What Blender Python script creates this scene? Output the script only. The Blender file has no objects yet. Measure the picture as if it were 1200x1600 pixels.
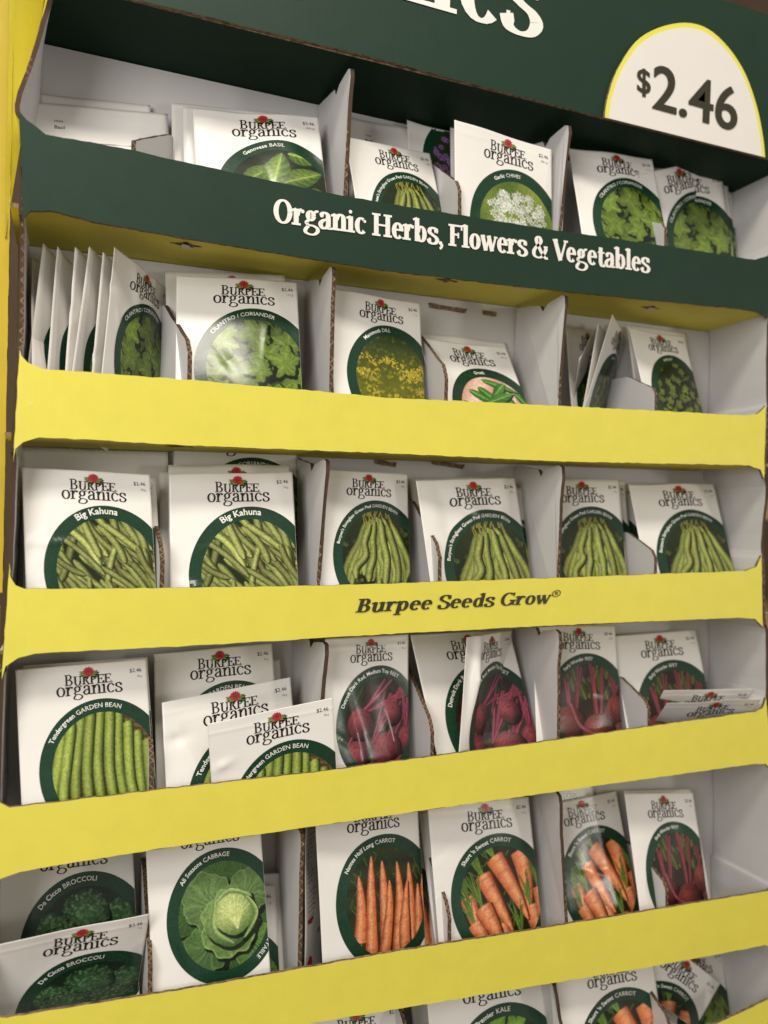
import bpy, bmesh, math, random
import numpy as np
from mathutils import Vector, Matrix
random.seed(7)
SC = bpy.context.scene
COL = SC.collection

# ------------------------------------------------------------------ camera
F_PX, TH, PI_, RO, CX, DD = 1288.5, .3657, .0136, .0164, .0335, .5555
_r = np.array([math.cos(TH), -math.sin(TH), 0])
_f = np.array([math.sin(TH)*math.cos(PI_), math.cos(TH)*math.cos(PI_), math.sin(PI_)])
_u = np.cross(_r, _f)
# image axes rolled
_rx = _r*math.cos(RO) + (-_u)*(-math.sin(RO)) * 1.0
_dn = _r*math.sin(RO) + (-_u)*math.cos(RO)
_rx = _r*math.cos(RO) + _u*math.sin(RO)
cam_d = bpy.data.cameras.new('camera'); cam = bpy.data.objects.new('camera', cam_d); COL.objects.link(cam)
SC.camera = cam
cam_d.sensor_fit = 'VERTICAL'; cam_d.sensor_height = 36; cam_d.sensor_width = 27
cam_d.lens = F_PX/1600*36
cam_d.clip_start = .01; cam_d.clip_end = 60
R = Matrix((( _rx[0], -_dn[0], -_f[0]), (_rx[1], -_dn[1], -_f[1]), (_rx[2], -_dn[2], -_f[2])))
cam.matrix_world = Matrix.Translation((CX, -DD, 0)) @ R.to_4x4()
cam_d.dof.use_dof = True; cam_d.dof.focus_distance = .585; cam_d.dof.aperture_fstop = 4.6

# ------------------------------------------------------------------ light
world = bpy.data.worlds.new('World'); SC.world = world; world.use_nodes = True
bg = world.node_tree.nodes['Background']; bg.inputs[0].default_value = (1.0, .93, .84, 1); bg.inputs[1].default_value = .36
def area(name, loc, target, sx, sy, power, col):
    l = bpy.data.lights.new(name, 'AREA'); l.shape = 'RECTANGLE'; l.size = sx; l.size_y = sy; l.energy = power; l.color = col
    o = bpy.data.objects.new(name, l); COL.objects.link(o); o.location = loc
    o.rotation_euler = (Vector(target)-Vector(loc)).to_track_quat('-Z', 'Y').to_euler(); return o
area('ceiling_light', (-.05, -1.15, 1.70), (.1, 0, -.1), .9, .35, 24, (1, .93, .82))
area('aisle_light', (-.72, -1.0, .35), (.1, 0, -.05), .6, .8, 9.5, (1, .97, .93))
area('glare_light', (1.42, -1.25, .02), (.3, 0, -.1), .16, .20, 3.2, (1, .95, .86))  # added small lamp, placed so the glossy packets catch glare
SC.view_settings.view_transform = 'Standard'; SC.view_settings.look = 'None'
SC.view_settings.gamma = 1; SC.view_settings.use_curve_mapping = False; SC.view_settings.exposure = 0.22
SC.cycles.max_bounces = 5

# ------------------------------------------------------------------ helpers
def hit(px, py, Y=0.0):
    """point of the display plane y = Y seen at photo position px, py (1200 x 1600)"""
    d = _f + _rx*(px-600)/F_PX + _dn*(py-800)/F_PX
    t = (Y+DD)/d[1]
    return Vector((CX+d[0]*t, Y, d[2]*t))
def srgb(r, g, b):
    def c(v):
        v /= 255
        return v/12.92 if v <= .04045 else ((v+.055)/1.055)**2.4
    return (c(r), c(g), c(b), 1.0)
def props(o, label=None, cat=None, group=None, kind=None):
    if label: o['label'] = label
    if cat: o['category'] = cat
    if group: o['group'] = group
    if kind: o['kind'] = kind
    return o
def link(name, me, mats, parent=None, smooth=False):
    o = bpy.data.objects.new(name, me); COL.objects.link(o)
    for m in (mats if isinstance(mats, (list, tuple)) else [mats]): me.materials.append(m)
    if parent is not None: o.parent = parent
    if smooth: me.polygons.foreach_set('use_smooth', [True]*len(me.polygons))
    return o
def empty(name, loc=(0, 0, 0)):
    o = bpy.data.objects.new(name, None); COL.objects.link(o); o.location = loc; o.empty_display_size = .02; return o
def catmull(pts, n=6, closed=False):
    P = [np.array(p, float) for p in pts]; out = []
    N = len(P); rng = range(N if closed else N-1)
    for i in rng:
        if closed: a, b, c, d = P[i-1], P[i], P[(i+1) % N], P[(i+2) % N]
        else: a, b, c, d = P[max(i-1, 0)], P[i], P[i+1], P[min(i+2, N-1)]
        for k in range(n):
            t = k/n
            out.append(.5*((2*b)+(-a+c)*t+(2*a-5*b+4*c-d)*t*t+(-a+3*b-3*c+d)*t**3))
    if not closed: out.append(P[-1])
    return out

# ------------------------------------------------------------------ materials
def new_mat(name):
    m = bpy.data.materials.new(name); m.use_nodes = True
    nt = m.node_tree; b = nt.nodes['Principled BSDF']; return m, nt, b
def nd(nt, typ, **kw):
    n = nt.nodes.new(typ)
    for k, v in kw.items():
        if hasattr(n, k): setattr(n, k, v)
        else: n.inputs[k].default_value = v
    return n
def board_mat(name, col, var=.10, rough=.55, bump=.15, flute=0.0, scale=60, scuff=None, fib=(1, 1, 1), spec=.35):
    m, nt, b = new_mat(name)
    tc = nd(nt, 'ShaderNodeTexCoord'); mp = nd(nt, 'ShaderNodeMapping'); mp.inputs['Scale'].default_value = fib
    nt.links.new(tc.outputs['Object'], mp.inputs[0])
    n1 = nd(nt, 'ShaderNodeTexNoise'); n1.inputs['Scale'].default_value = scale; n1.inputs['Detail'].default_value = 8
    n2 = nd(nt, 'ShaderNodeTexNoise'); n2.inputs['Scale'].default_value = 1400; n2.inputs['Detail'].default_value = 3
    n3 = nd(nt, 'ShaderNodeTexNoise'); n3.inputs['Scale'].default_value = 9; n3.inputs['Detail'].default_value = 4
    for n in (n1, n2, n3): nt.links.new(mp.outputs[0], n.inputs['Vector'])
    a = nd(nt, 'ShaderNodeMath', operation='ADD'); nt.links.new(n1.outputs[0], a.inputs[0]); nt.links.new(n2.outputs[0], a.inputs[1])
    a2 = nd(nt, 'ShaderNodeMath', operation='ADD'); nt.links.new(a.outputs[0], a2.inputs[0]); nt.links.new(n3.outputs[0], a2.inputs[1])
    mr = nd(nt, 'ShaderNodeMapRange'); mr.inputs['From Min'].default_value = .9; mr.inputs['From Max'].default_value = 2.1
    mr.inputs['To Min'].default_value = 1-var; mr.inputs['To Max'].default_value = 1+var
    nt.links.new(a2.outputs[0], mr.inputs[0])
    mx = nd(nt, 'ShaderNodeMix', data_type='RGBA', blend_type='MULTIPLY'); mx.inputs[0].default_value = 1
    mx.inputs[6].default_value = col; nt.links.new(mr.outputs[0], mx.inputs[7])
    last = mx.outputs[2]
    if scuff:
        vn = nd(nt, 'ShaderNodeTexNoise'); vn.inputs['Scale'].default_value = 38; vn.inputs['Detail'].default_value = 12; vn.inputs['Roughness'].default_value = .8
        nt.links.new(mp.outputs[0], vn.inputs['Vector'])
        r = nd(nt, 'ShaderNodeMapRange'); r.inputs['From Min'].default_value = .665; r.inputs['From Max'].default_value = .72; r.inputs['To Max'].default_value = .6
        nt.links.new(vn.outputs[0], r.inputs[0])
        m2 = nd(nt, 'ShaderNodeMix', data_type='RGBA'); nt.links.new(r.outputs[0], m2.inputs[0]); nt.links.new(last, m2.inputs[6]); m2.inputs[7].default_value = scuff
        last = m2.outputs[2]
    nt.links.new(last, b.inputs['Base Color'])
    b.inputs['Roughness'].default_value = rough; b.inputs['Specular IOR Level'].default_value = spec
    bp = nd(nt, 'ShaderNodeBump'); bp.inputs['Strength'].default_value = bump; bp.inputs['Distance'].default_value = .0006
    h = a.outputs[0]
    if flute:
        w = nd(nt, 'ShaderNodeTexWave'); w.wave_type = 'BANDS'; w.bands_direction = 'X'; w.inputs['Scale'].default_value = 55; w.inputs['Distortion'].default_value = 1.2
        nt.links.new(tc.outputs['Object'], w.inputs['Vector'])
        s = nd(nt, 'ShaderNodeMath', operation='MULTIPLY_ADD'); nt.links.new(w.outputs['Fac'], s.inputs[0]); s.inputs[1].default_value = flute; nt.links.new(h, s.inputs[2]); h = s.outputs[0]
    nt.links.new(h, bp.inputs['Height']); nt.links.new(bp.outputs[0], b.inputs['Normal'])
    return m
YEL = board_mat('yellow_board', (.71, .635, .085, 1), .07, .5, .3, .10, scuff=(.78, .74, .35, 1))
YEL_IN = board_mat('yellow_underside', (.73, .65, .09, 1), .06, .6, .12)
OCHRE = board_mat('ochre_board', (.50, .37, .02, 1), .10, .55, .15)
GRN = board_mat('green_board', (.009, .031, .017, 1), .16, .5, .2, .12, spec=.28, scuff=(.06, .11, .08, 1))
GRN_IN = board_mat('green_underside', (.006, .024, .012, 1), .12, .6, .12, spec=.12)
WHT = board_mat('white_board', (.60, .585, .58, 1), .05, .6, .1, .2, scale=25)
LETW = board_mat('white_ink', (.80, .77, .72, 1), .03, .5, .05)
LETK = board_mat('dark_ink', (.035, .03, .018, 1), .1, .5, .05)
BADGE = board_mat('badge_board', (.73, .70, .655, 1), .03, .5, .05)
BADGEY = board_mat('badge_yellow', (.72, .68, .10, 1), .04, .5, .05)
DARK = board_mat('dark_gap', (.03, .022, .015, 1), .2, .8, .1)
def edge_mat():
    m, nt, b = new_mat('raw_corrugated_edge')
    tc = nd(nt, 'ShaderNodeTexCoord'); sp = nd(nt, 'ShaderNodeSeparateXYZ'); nt.links.new(tc.outputs['Object'], sp.inputs[0])
    ad = nd(nt, 'ShaderNodeMath', operation='ADD'); nt.links.new(sp.outputs[2], ad.inputs[0]); nt.links.new(sp.outputs[1], ad.inputs[1])
    pp = nd(nt, 'ShaderNodeMath', operation='PINGPONG'); nt.links.new(ad.outputs[0], pp.inputs[0]); pp.inputs[1].default_value = .0032
    m1 = nd(nt, 'ShaderNodeMath', operation='DIVIDE'); nt.links.new(pp.outputs[0], m1.inputs[0]); m1.inputs[1].default_value = .0032
    uv = nd(nt, 'ShaderNodeMath', operation='DIVIDE'); nt.links.new(sp.outputs[0], uv.inputs[0]); uv.inputs[1].default_value = .0030
    df = nd(nt, 'ShaderNodeMath', operation='SUBTRACT'); nt.links.new(uv.outputs[0], df.inputs[0]); nt.links.new(m1.outputs[0], df.inputs[1])
    ab = nd(nt, 'ShaderNodeMath', operation='ABSOLUTE'); nt.links.new(df.outputs[0], ab.inputs[0])
    rm = nd(nt, 'ShaderNodeMapRange'); rm.inputs['From Min'].default_value = .10; rm.inputs['From Max'].default_value = .26; nt.links.new(ab.outputs[0], rm.inputs[0])
    n1 = nd(nt, 'ShaderNodeTexNoise'); n1.inputs['Scale'].default_value = 260; n1.inputs['Detail'].default_value = 6; nt.links.new(tc.outputs['Object'], n1.inputs['Vector'])
    cr = nd(nt, 'ShaderNodeValToRGB'); nt.links.new(n1.outputs[0], cr.inputs[0])
    cr.color_ramp.elements[0].position = .35; cr.color_ramp.elements[0].color = (.10, .055, .028, 1); cr.color_ramp.elements[1].position = .7; cr.color_ramp.elements[1].color = (.34, .22, .125, 1)
    mx = nd(nt, 'ShaderNodeMix', data_type='RGBA'); nt.links.new(rm.outputs[0], mx.inputs[0]); nt.links.new(cr.outputs[0], mx.inputs[6]); mx.inputs[7].default_value = (.06, .032, .018, 1)
    nt.links.new(mx.outputs[2], b.inputs['Base Color']); b.inputs['Roughness'].default_value = .9
    return m
def plain_edge():
    m, nt, b = new_mat('raw_board_edge')
    tc = nd(nt, 'ShaderNodeTexCoord'); n1 = nd(nt, 'ShaderNodeTexNoise'); n1.inputs['Scale'].default_value = 300; n1.inputs['Detail'].default_value = 8
    nt.links.new(tc.outputs['Object'], n1.inputs['Vector'])
    cr = nd(nt, 'ShaderNodeValToRGB'); nt.links.new(n1.outputs[0], cr.inputs[0])
    cr.color_ramp.elements[0].position = .32; cr.color_ramp.elements[0].color = (.06, .035, .02, 1); cr.color_ramp.elements[1].position = .68; cr.color_ramp.elements[1].color = (.30, .20, .12, 1)
    nt.links.new(cr.outputs[0], b.inputs['Base Color']); b.inputs['Roughness'].default_value = .9
    return m
EDGE = edge_mat(); EDGE2 = plain_edge()
def paper_mat():
    m, nt, b = new_mat('coated_paper')
    tc = nd(nt, 'ShaderNodeTexCoord'); n1 = nd(nt, 'ShaderNodeTexNoise'); n1.inputs['Scale'].default_value = 26; n1.inputs['Detail'].default_value = 3
    n2 = nd(nt, 'ShaderNodeTexNoise'); n2.inputs['Scale'].default_value = 900
    nt.links.new(tc.outputs['Object'], n1.inputs['Vector']); nt.links.new(tc.outputs['Object'], n2.inputs['Vector'])
    mr = nd(nt, 'ShaderNodeMapRange'); mr.inputs['To Min'].default_value = .94; mr.inputs['To Max'].default_value = 1.04; nt.links.new(n1.outputs[0], mr.inputs[0])
    mx = nd(nt, 'ShaderNodeMix', data_type='RGBA', blend_type='MULTIPLY'); mx.inputs[0].default_value = 1; mx.inputs[6].default_value = (.80, .775, .735, 1); nt.links.new(mr.outputs[0], mx.inputs[7])
    nt.links.new(mx.outputs[2], b.inputs['Base Color']); b.inputs['Roughness'].default_value = .33; b.inputs['Specular IOR Level'].default_value = .45
    bp = nd(nt, 'ShaderNodeBump'); bp.inputs['Strength'].default_value = .35; bp.inputs['Distance'].default_value = .0016; nt.links.new(n1.outputs[0], bp.inputs['Height'])
    bp2 = nd(nt, 'ShaderNodeBump'); bp2.inputs['Strength'].default_value = .05; bp2.inputs['Distance'].default_value = .0003; nt.links.new(n2.outputs[0], bp2.inputs['Height']); nt.links.new(bp.outputs[0], bp2.inputs['Normal'])
    nt.links.new(bp2.outputs[0], b.inputs['Normal'])
    return m
PAPER = paper_mat()
def print_mat():
    m, nt, b = new_mat('printed_ink')
    at = nd(nt, 'ShaderNodeAttribute'); at.attribute_name = 'Col'
    tc = nd(nt, 'ShaderNodeTexCoord'); n1 = nd(nt, 'ShaderNodeTexNoise'); n1.inputs['Scale'].default_value = 650; n1.inputs['Detail'].default_value = 6
    n0 = nd(nt, 'ShaderNodeTexNoise'); n0.inputs['Scale'].default_value = 26; n0.inputs['Detail'].default_value = 3
    nt.links.new(tc.outputs['Object'], n1.inputs['Vector']); nt.links.new(tc.outputs['Object'], n0.inputs['Vector'])
    mr = nd(nt, 'ShaderNodeMapRange'); mr.inputs['From Min'].default_value = .25; mr.inputs['From Max'].default_value = .75; mr.inputs['To Min'].default_value = .68; mr.inputs['To Max'].default_value = 1.3; nt.links.new(n1.outputs[0], mr.inputs[0])
    mx = nd(nt, 'ShaderNodeMix', data_type='RGBA', blend_type='MULTIPLY'); mx.inputs[0].default_value = 1; nt.links.new(at.outputs['Color'], mx.inputs[6]); nt.links.new(mr.outputs[0], mx.inputs[7])
    nt.links.new(mx.outputs[2], b.inputs['Base Color']); b.inputs['Roughness'].default_value = .24; b.inputs['Specular IOR Level'].default_value = .5
    bp = nd(nt, 'ShaderNodeBump'); bp.inputs['Strength'].default_value = .35; bp.inputs['Distance'].default_value = .0016; nt.links.new(n0.outputs[0], bp.inputs['Height'])
    nt.links.new(bp.outputs[0], b.inputs['Normal'])
    return m
INK = print_mat()

# ------------------------------------------------------------------ board plates
def rough_line(pts, step=.004, amp=.00025):
    out = []
    n = len(pts)
    for i in range(n):
        a, b = Vector(pts[i]), Vector(pts[(i+1) % n]); L = (b-a).length; k = max(1, int(L/step))
        for j in range(k):
            p = a.lerp(b, j/k); out.append(p+Vector((random.uniform(-amp, amp), 0, random.uniform(-amp, amp))))
    return out
def plate(name, pts, off, mats, parent, jit=.00025, step=.004):
    """polygon pts extruded by vector off; materials: face, back, edge"""
    P = rough_line(pts, step, jit) if jit else [Vector(p) for p in pts]
    O = sum(P, Vector())/len(P)
    off = Vector(off)
    bm = bmesh.new()
    a = [bm.verts.new(p-O) for p in P]; b = [bm.verts.new(p-O+off) for p in P]
    f = bm.faces.new(a); f.material_index = 0
    g = bm.faces.new(b[::-1]); g.material_index = 1
    for i in range(len(P)):
        q = bm.faces.new((a[i], b[i], b[(i+1) % len(P)], a[(i+1) % len(P)])); q.material_index = 2
    bmesh.ops.triangulate(bm, faces=[f, g]); bmesh.ops.recalc_face_normals(bm, faces=bm.faces[:])
    me = bpy.data.meshes.new(name); bm.to_mesh(me); bm.free()
    o = link(name, me, mats, parent); o.location = O
    return o

# ------------------------------------------------------------------ lettering
class G2:
    """flat coloured drawing: list of (verts, faces, colours), every element one layer up"""
    def __init__(s): s.v = []; s.f = []; s.c = []; s.l = []; s.lay = 0
    def add(s, V, Fc, C):
        o = len(s.v)
        s.v += [tuple(p[:2]) for p in V]; s.c += list(C); s.l += [s.lay]*len(V)
        s.f += [tuple(o+i for i in f) for f in Fc]; s.lay += 1
def ribbon(pts, wid, colf, nt=1):
    P = np.array(pts, float); n = len(P)
    T = np.gradient(P, axis=0); T /= np.maximum(np.linalg.norm(T, axis=1, keepdims=True), 1e-9)
    N = np.stack([-T[:, 1], T[:, 0]], 1); V = []; C = []; Fc = []
    for i in range(n):
        w = wid[i] if hasattr(wid, '__len__') else wid
        for k in range(nt+1):
            t = k/nt*2-1
            V.append(P[i]+N[i]*t*w/2); C.append(colf(i/(n-1), t))
    for i in range(n-1):
        for k in range(nt):
            a = i*(nt+1)+k; Fc.append((a, a+1, a+nt+2, a+nt+1))
    return V, Fc, C
def glyph(ch, WT, HT):
    """serif letter: list of polylines with pen widths, rectangles; x-height 1. returns (shapes, advance)"""
    S = []
    def st(pts, sm=True, mul=1.0, wt=None):
        q = catmull(pts, 5) if sm and len(pts) > 2 else [np.array(p, float) for p in pts]
        q = np.array(q); T = np.gradient(q, axis=0); L = np.maximum(np.linalg.norm(T, axis=1), 1e-9)
        w = HT+((wt or WT)-HT)*(np.abs(T[:, 1])/L)**1.6
        S.append((q, w*mul))
    def arc(cx, cy, rx, ry, a0, a1, n=18, mul=1.0):
        a = np.radians(np.linspace(a0, a1, n)); q = np.stack([cx+(rx-WT/2)*np.cos(a), cy+(ry-HT/2)*np.sin(a)], 1)
        T = np.stack([-np.sin(a)*rx, np.cos(a)*ry], 1); L = np.linalg.norm(T, axis=1)
        S.append((q, (HT+(WT-HT)*(np.abs(T[:, 1])/L)**1.5)*mul))
    def rect(x0, y0, x1, y1): S.append((np.array([(x0, (y0+y1)/2), (x1, (y0+y1)/2)]), np.array([y1-y0, y1-y0])))
    def stem(x, y0, y1, b=1, t=0, w=None):
        w = w or WT
        S.append((np.array([(x, y0), (x, y1)]), np.array([w, w])))
        e = .14
        if b: rect(x-w/2-e, y0, x+w/2+e, y0+HT*1.05)
        if t == 1: rect(x-w/2-e, y1-HT*1.05, x+w/2+e, y1)
        if t == 2: S.append((np.array([(x-w/2-e, y1-.13), (x, y1-.04)]), np.array([HT, HT*1.6])))
    def ball(x, y, r): a = np.radians(np.linspace(0, 360, 9)); S.append((np.array([(x-r, y), (x-r*.7, y), (x, y), (x+r*.7, y), (x+r, y)]), 2*r*np.array([.3, .75, 1, .75, .3])))
    C = 1.42
    adv = 1.0
    if ch == 'o': arc(.5, .5, .46, .53, 0, 360, 26); adv = 1.0
    elif ch == 'c': arc(.5, .5, .46, .53, 55, 318); ball(.76, .80, .10); adv = .9
    elif ch == 'e': arc(.48, .5, .45, .53, 8, 318); rect(.1, .50, .9, .50+HT); adv = .93
    elif ch == 'a': st([(.2, .76), (.3, .93), (.48, .98), (.66, .85), (.7, .55), (.7, .2), (.76, .05), (.96, .06)]); st([(.68, .6), (.35, .5), (.16, .27), (.3, .04), (.52, .06), (.7, .22)]); ball(.22, .77, .1); adv = .98
    elif ch == 'g': arc(.45, .68, .36, .33, 0, 360, 22); st([(.3, .4), (.16, .25), (.3, .11), (.62, .08), (.88, -.04), (.92, -.24), (.7, -.43), (.4, -.46), (.12, -.36), (.1, -.18), (.3, .06)], mul=.85); st([(.72, .9), (.84, 1.0), (.98, .97)], wt=HT*1.6); adv = 1.0
    elif ch in 'nhm': 
        stem(.24, 0, 1 if ch == 'n' else 1.5, 1, 2); st([(.3, .68), (.42, .88), (.6, .99), (.78, .88), (.82, .62), (.82, .3), (.82, 0)]); rect(.82-WT/2-.14, 0, .82+WT/2+.14, HT); adv = 1.1
    elif ch == 'r': stem(.24, 0, 1, 1, 2); st([(.3, .62), (.42, .88), (.62, .98)]); ball(.68, .88, .12); adv = .82
    elif ch == 'i': stem(.26, 0, 1, 1, 2); ball(.24, 1.28, .12); adv = .54
    elif ch == 'l': stem(.26, 0, 1.5, 1, 2); adv = .54
    elif ch == 's': st([(.72, .74), (.62, .94), (.42, 1.0), (.22, .9), (.2, .7), (.42, .54), (.66, .4), (.76, .22), (.64, .04), (.42, -.02), (.2, .06), (.12, .28)], mul=1.0); rect(.70, .68, .70+HT, .98); rect(.12, .02, .12+HT, .34); adv = .86
    elif ch == 'b': stem(.24, 0, 1.5, 0, 2); arc(.55, .5, .43, .53, -165, 165, 22); adv = 1.05
    elif ch == 'd': stem(.8, 0, 1.5, 0, 2); arc(.5, .5, .43, .53, 15, 345, 22); rect(.8, 0, 1.0, HT); adv = 1.06
    elif ch == 'p': stem(.24, -.46, 1, 1, 2); arc(.55, .5, .43, .53, -165, 165, 22); adv = 1.05
    elif ch == 'u': stem(.24, .3, 1, 0, 2); st([(.24, .5), (.25, .2), (.4, 0), (.6, .05), (.74, .25)]); stem(.8, 0, 1, 0, 2); rect(.8, 0, 1.02, HT); adv = 1.1
    elif ch == 't': st([(.34, 1.3), (.34, .8), (.34, .3), (.42, .05), (.58, .0), (.72, .1)]); rect(.08, 1-HT, .68, 1); adv = .72
    elif ch == 'w': st([(.12, 1), (.42, 0)], 0); st([(.42, 0), (.68, .95)], 0, wt=HT*1.3); st([(.62, 1), (.92, 0)], 0); st([(.92, 0), (1.2, 1)], 0, wt=HT*1.3); rect(0, 1-HT, .34, 1); rect(.5, 1-HT, .82, 1); rect(1.05, 1-HT, 1.34, 1); adv = 1.32
    elif ch == 'V': st([(.16, C), (.66, 0)], 0, wt=WT*1.1); st([(.66, 0), (1.12, C)], 0, wt=HT*1.4); rect(-.02, C-HT, .42, C); rect(.92, C-HT, 1.3, C); adv = 1.16
    elif ch == 'O': arc(.68, C/2, .64, C/2+.03, 0, 360, 30); adv = 1.36
    elif ch == 'G': arc(.68, C/2, .64, C/2+.03, 50, 322, 26); stem(1.14, .05, .62, 0, 1); S.append((np.array([(1.1, C-.38), (1.1, C)]), np.array([HT, HT*1.4]))); adv = 1.38
    elif ch == 'S': st([(.86, C-.36), (.72, C-.06), (.46, C), (.2, C-.14), (.16, C-.42), (.4, C-.62), (.72, .62), (.88, .36), (.74, .06), (.48, -.02), (.22, .08), (.1, .36)]); S.append((np.array([(.88, C-.44), (.88, C)]), np.array([HT, HT]))); S.append((np.array([(.1, 0), (.1, .42)]), np.array([HT, HT]))); adv = 1.0
    elif ch == 'H': stem(.28, 0, C, 1, 1); stem(1.12, 0, C, 1, 1); rect(.28, C/2-HT/2, 1.12, C/2+HT/2); adv = 1.42
    elif ch == 'F': stem(.28, 0, C, 1, 1); rect(.28, C-HT, 1.0, C); rect(.28, C/2, .75, C/2+HT); S.append((np.array([(1.0, C-.34), (1.0, C)]), np.array([HT, HT]))); S.append((np.array([(.74, C/2-.16), (.74, C/2+.2)]), np.array([HT, HT]))); adv = 1.1
    elif ch == 'E': stem(.28, 0, C, 1, 1); rect(.28, C-HT, 1.02, C); rect(.28, C/2, .78, C/2+HT); rect(.28, 0, 1.04, HT); S.append((np.array([(1.02, C-.34), (1.02, C)]), np.array([HT, HT]))); S.append((np.array([(1.06, 0), (1.06, .36)]), np.array([HT, HT]))); S.append((np.array([(.76, C/2-.16), (.76, C/2+.2)]), np.array([HT, HT]))); adv = 1.16
    elif ch == 'B': stem(.28, 0, C, 1, 1); arc(.52, C*.76, .42, C*.25, -90, 90, 12); arc(.54, C*.27, .50, C*.275, -90, 90, 12); rect(.28, C-HT, .55, C); rect(.28, 0, .56, HT); rect(.28, C*.52-HT/2, .56, C*.52+HT/2); adv = 1.14
    elif ch == 'P': stem(.28, 0, C, 1, 1); arc(.52, C*.73, .46, C*.28, -90, 90, 14); rect(.28, C-HT, .55, C); rect(.28, C*.46, .55, C*.46+HT); adv = 1.06
    elif ch == 'R': stem(.28, 0, C, 1, 1); arc(.52, C*.75, .44, C*.26, -90, 90, 14); rect(.28, C-HT, .55, C); rect(.28, C*.49, .55, C*.49+HT); st([(.6, C*.5), (.84, .3), (1.0, .02), (1.22, .03)], wt=WT*1.05); adv = 1.2
    elif ch == 'U': stem(.28, .4, C, 0, 1); st([(.28, .6), (.3, .22), (.5, .0), (.76, .0), (.98, .2), (1.02, .6)]); stem(1.04, .4, C, 0, 1, HT*1.4); adv = 1.32
    elif ch == '&': st([(1.2, .7), (1.05, .35), (.8, .08), (.5, 0), (.2, .12), (.14, .4), (.32, .68), (.6, .92), (.74, 1.15), (.6, 1.4), (.4, 1.34), (.36, 1.1), (.55, .75), (.85, .3), (1.16, 0), (1.32, .05)], mul=.9); rect(.98, .7, 1.32, .7+HT); adv = 1.36
    elif ch == ',': ball(.2, .08, .13); st([(.3, .05), (.28, -.15), (.14, -.3)], wt=HT*1.6); adv = .42
    elif ch == '.': ball(.14, .06, .07); adv = .26
    elif ch == '®': 
        a = np.radians(np.linspace(0, 360, 20)); S.append((np.stack([.42+.36*np.cos(a), 1.12+.36*np.sin(a)], 1), np.full(20, .075)))
        S.append((np.array([(.32, .94), (.32, 1.32)]), np.array([.08, .08]))); a = np.radians(np.linspace(-90, 90, 8)); S.append((np.stack([.38+.13*np.cos(a), 1.22+.09*np.sin(a)], 1), np.full(8, .07))); S.append((np.array([(.42, 1.14), (.56, .94)]), np.array([.08, .08]))); adv = .85
    elif ch == ' ': adv = .48
    return S, adv
def serif_text(text, WT=.24, HT=.09, track=0.0, slant=0.0, caps=None):
    """G-element list of the text with x-height 1; returns (elements [(V,F)], width)"""
    x = 0; out = []
    for i, ch in enumerate(text):
        sc = caps[i] if caps else 1.0
        Sx, adv = glyph(ch, WT/ (sc if caps else 1), HT/(sc if caps else 1))
        for k, (q, w) in enumerate(Sx):
            V, Fc, C = ribbon(q, w, lambda s, t: 0)
            V = [(x+(p[0]+slant*p[1])*sc, p[1]*sc) for p in V]
            out.append((V, Fc, k))
        x += adv*sc+track
    return out, x
_bfc = {}
def bf(text, bold=0.0, shear=0.0, res=2):
    """built-in sans font as triangles, cap height 1, left 0, baseline 0"""
    key = (text, bold, shear)
    if key in _bfc: return _bfc[key]
    cu = bpy.data.curves.new('t', 'FONT'); cu.body = text; cu.size = 1; cu.resolution_u = res; cu.offset = bold; cu.shear = shear; cu.fill_mode = 'FRONT'
    o = bpy.data.objects.new('t', cu); COL.objects.link(o)
    dg = bpy.context.evaluated_depsgraph_get(); me = o.evaluated_get(dg).to_mesh()
    V = np.array([v.co[:2] for v in me.vertices]) if len(me.vertices) else np.zeros((0, 2)); Fc = [tuple(p.vertices) for p in me.polygons]
    o.evaluated_get(dg).to_mesh_clear(); bpy.data.objects.remove(o); bpy.data.curves.remove(cu)
    s = 1/.73; V = V*s
    wd = V[:, 0].max() if len(V) else 0
    _bfc[key] = (V, Fc, wd); return _bfc[key]
def sign_text(name, parent, A, B, els, width, hscale, mat, lift=.0006, n_lift=2.2e-5):
    """place flat lettering along the line A-B on a vertical board facing -y"""
    A, B = Vector(A), Vector(B); d = (B-A); sx = d.length/width; d.normalize(); up = Vector((-d.z, 0, d.x))
    V3 = []; F3 = []
    for V, Fc, k in els:
        o = len(V3)
        for p in V:
            q = A+d*(p[0]*sx)+up*(p[1]*hscale); V3.append((q.x, A.y-lift-k*n_lift, q.z))
        F3 += [tuple(o+i for i in f) for f in Fc]
    O = Vector(A)
    me = bpy.data.meshes.new(name); me.from_pydata([tuple(Vector(v)-O) for v in V3], [], F3)
    ob = link(name, me, mat, parent); ob.location = O; return ob

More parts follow.
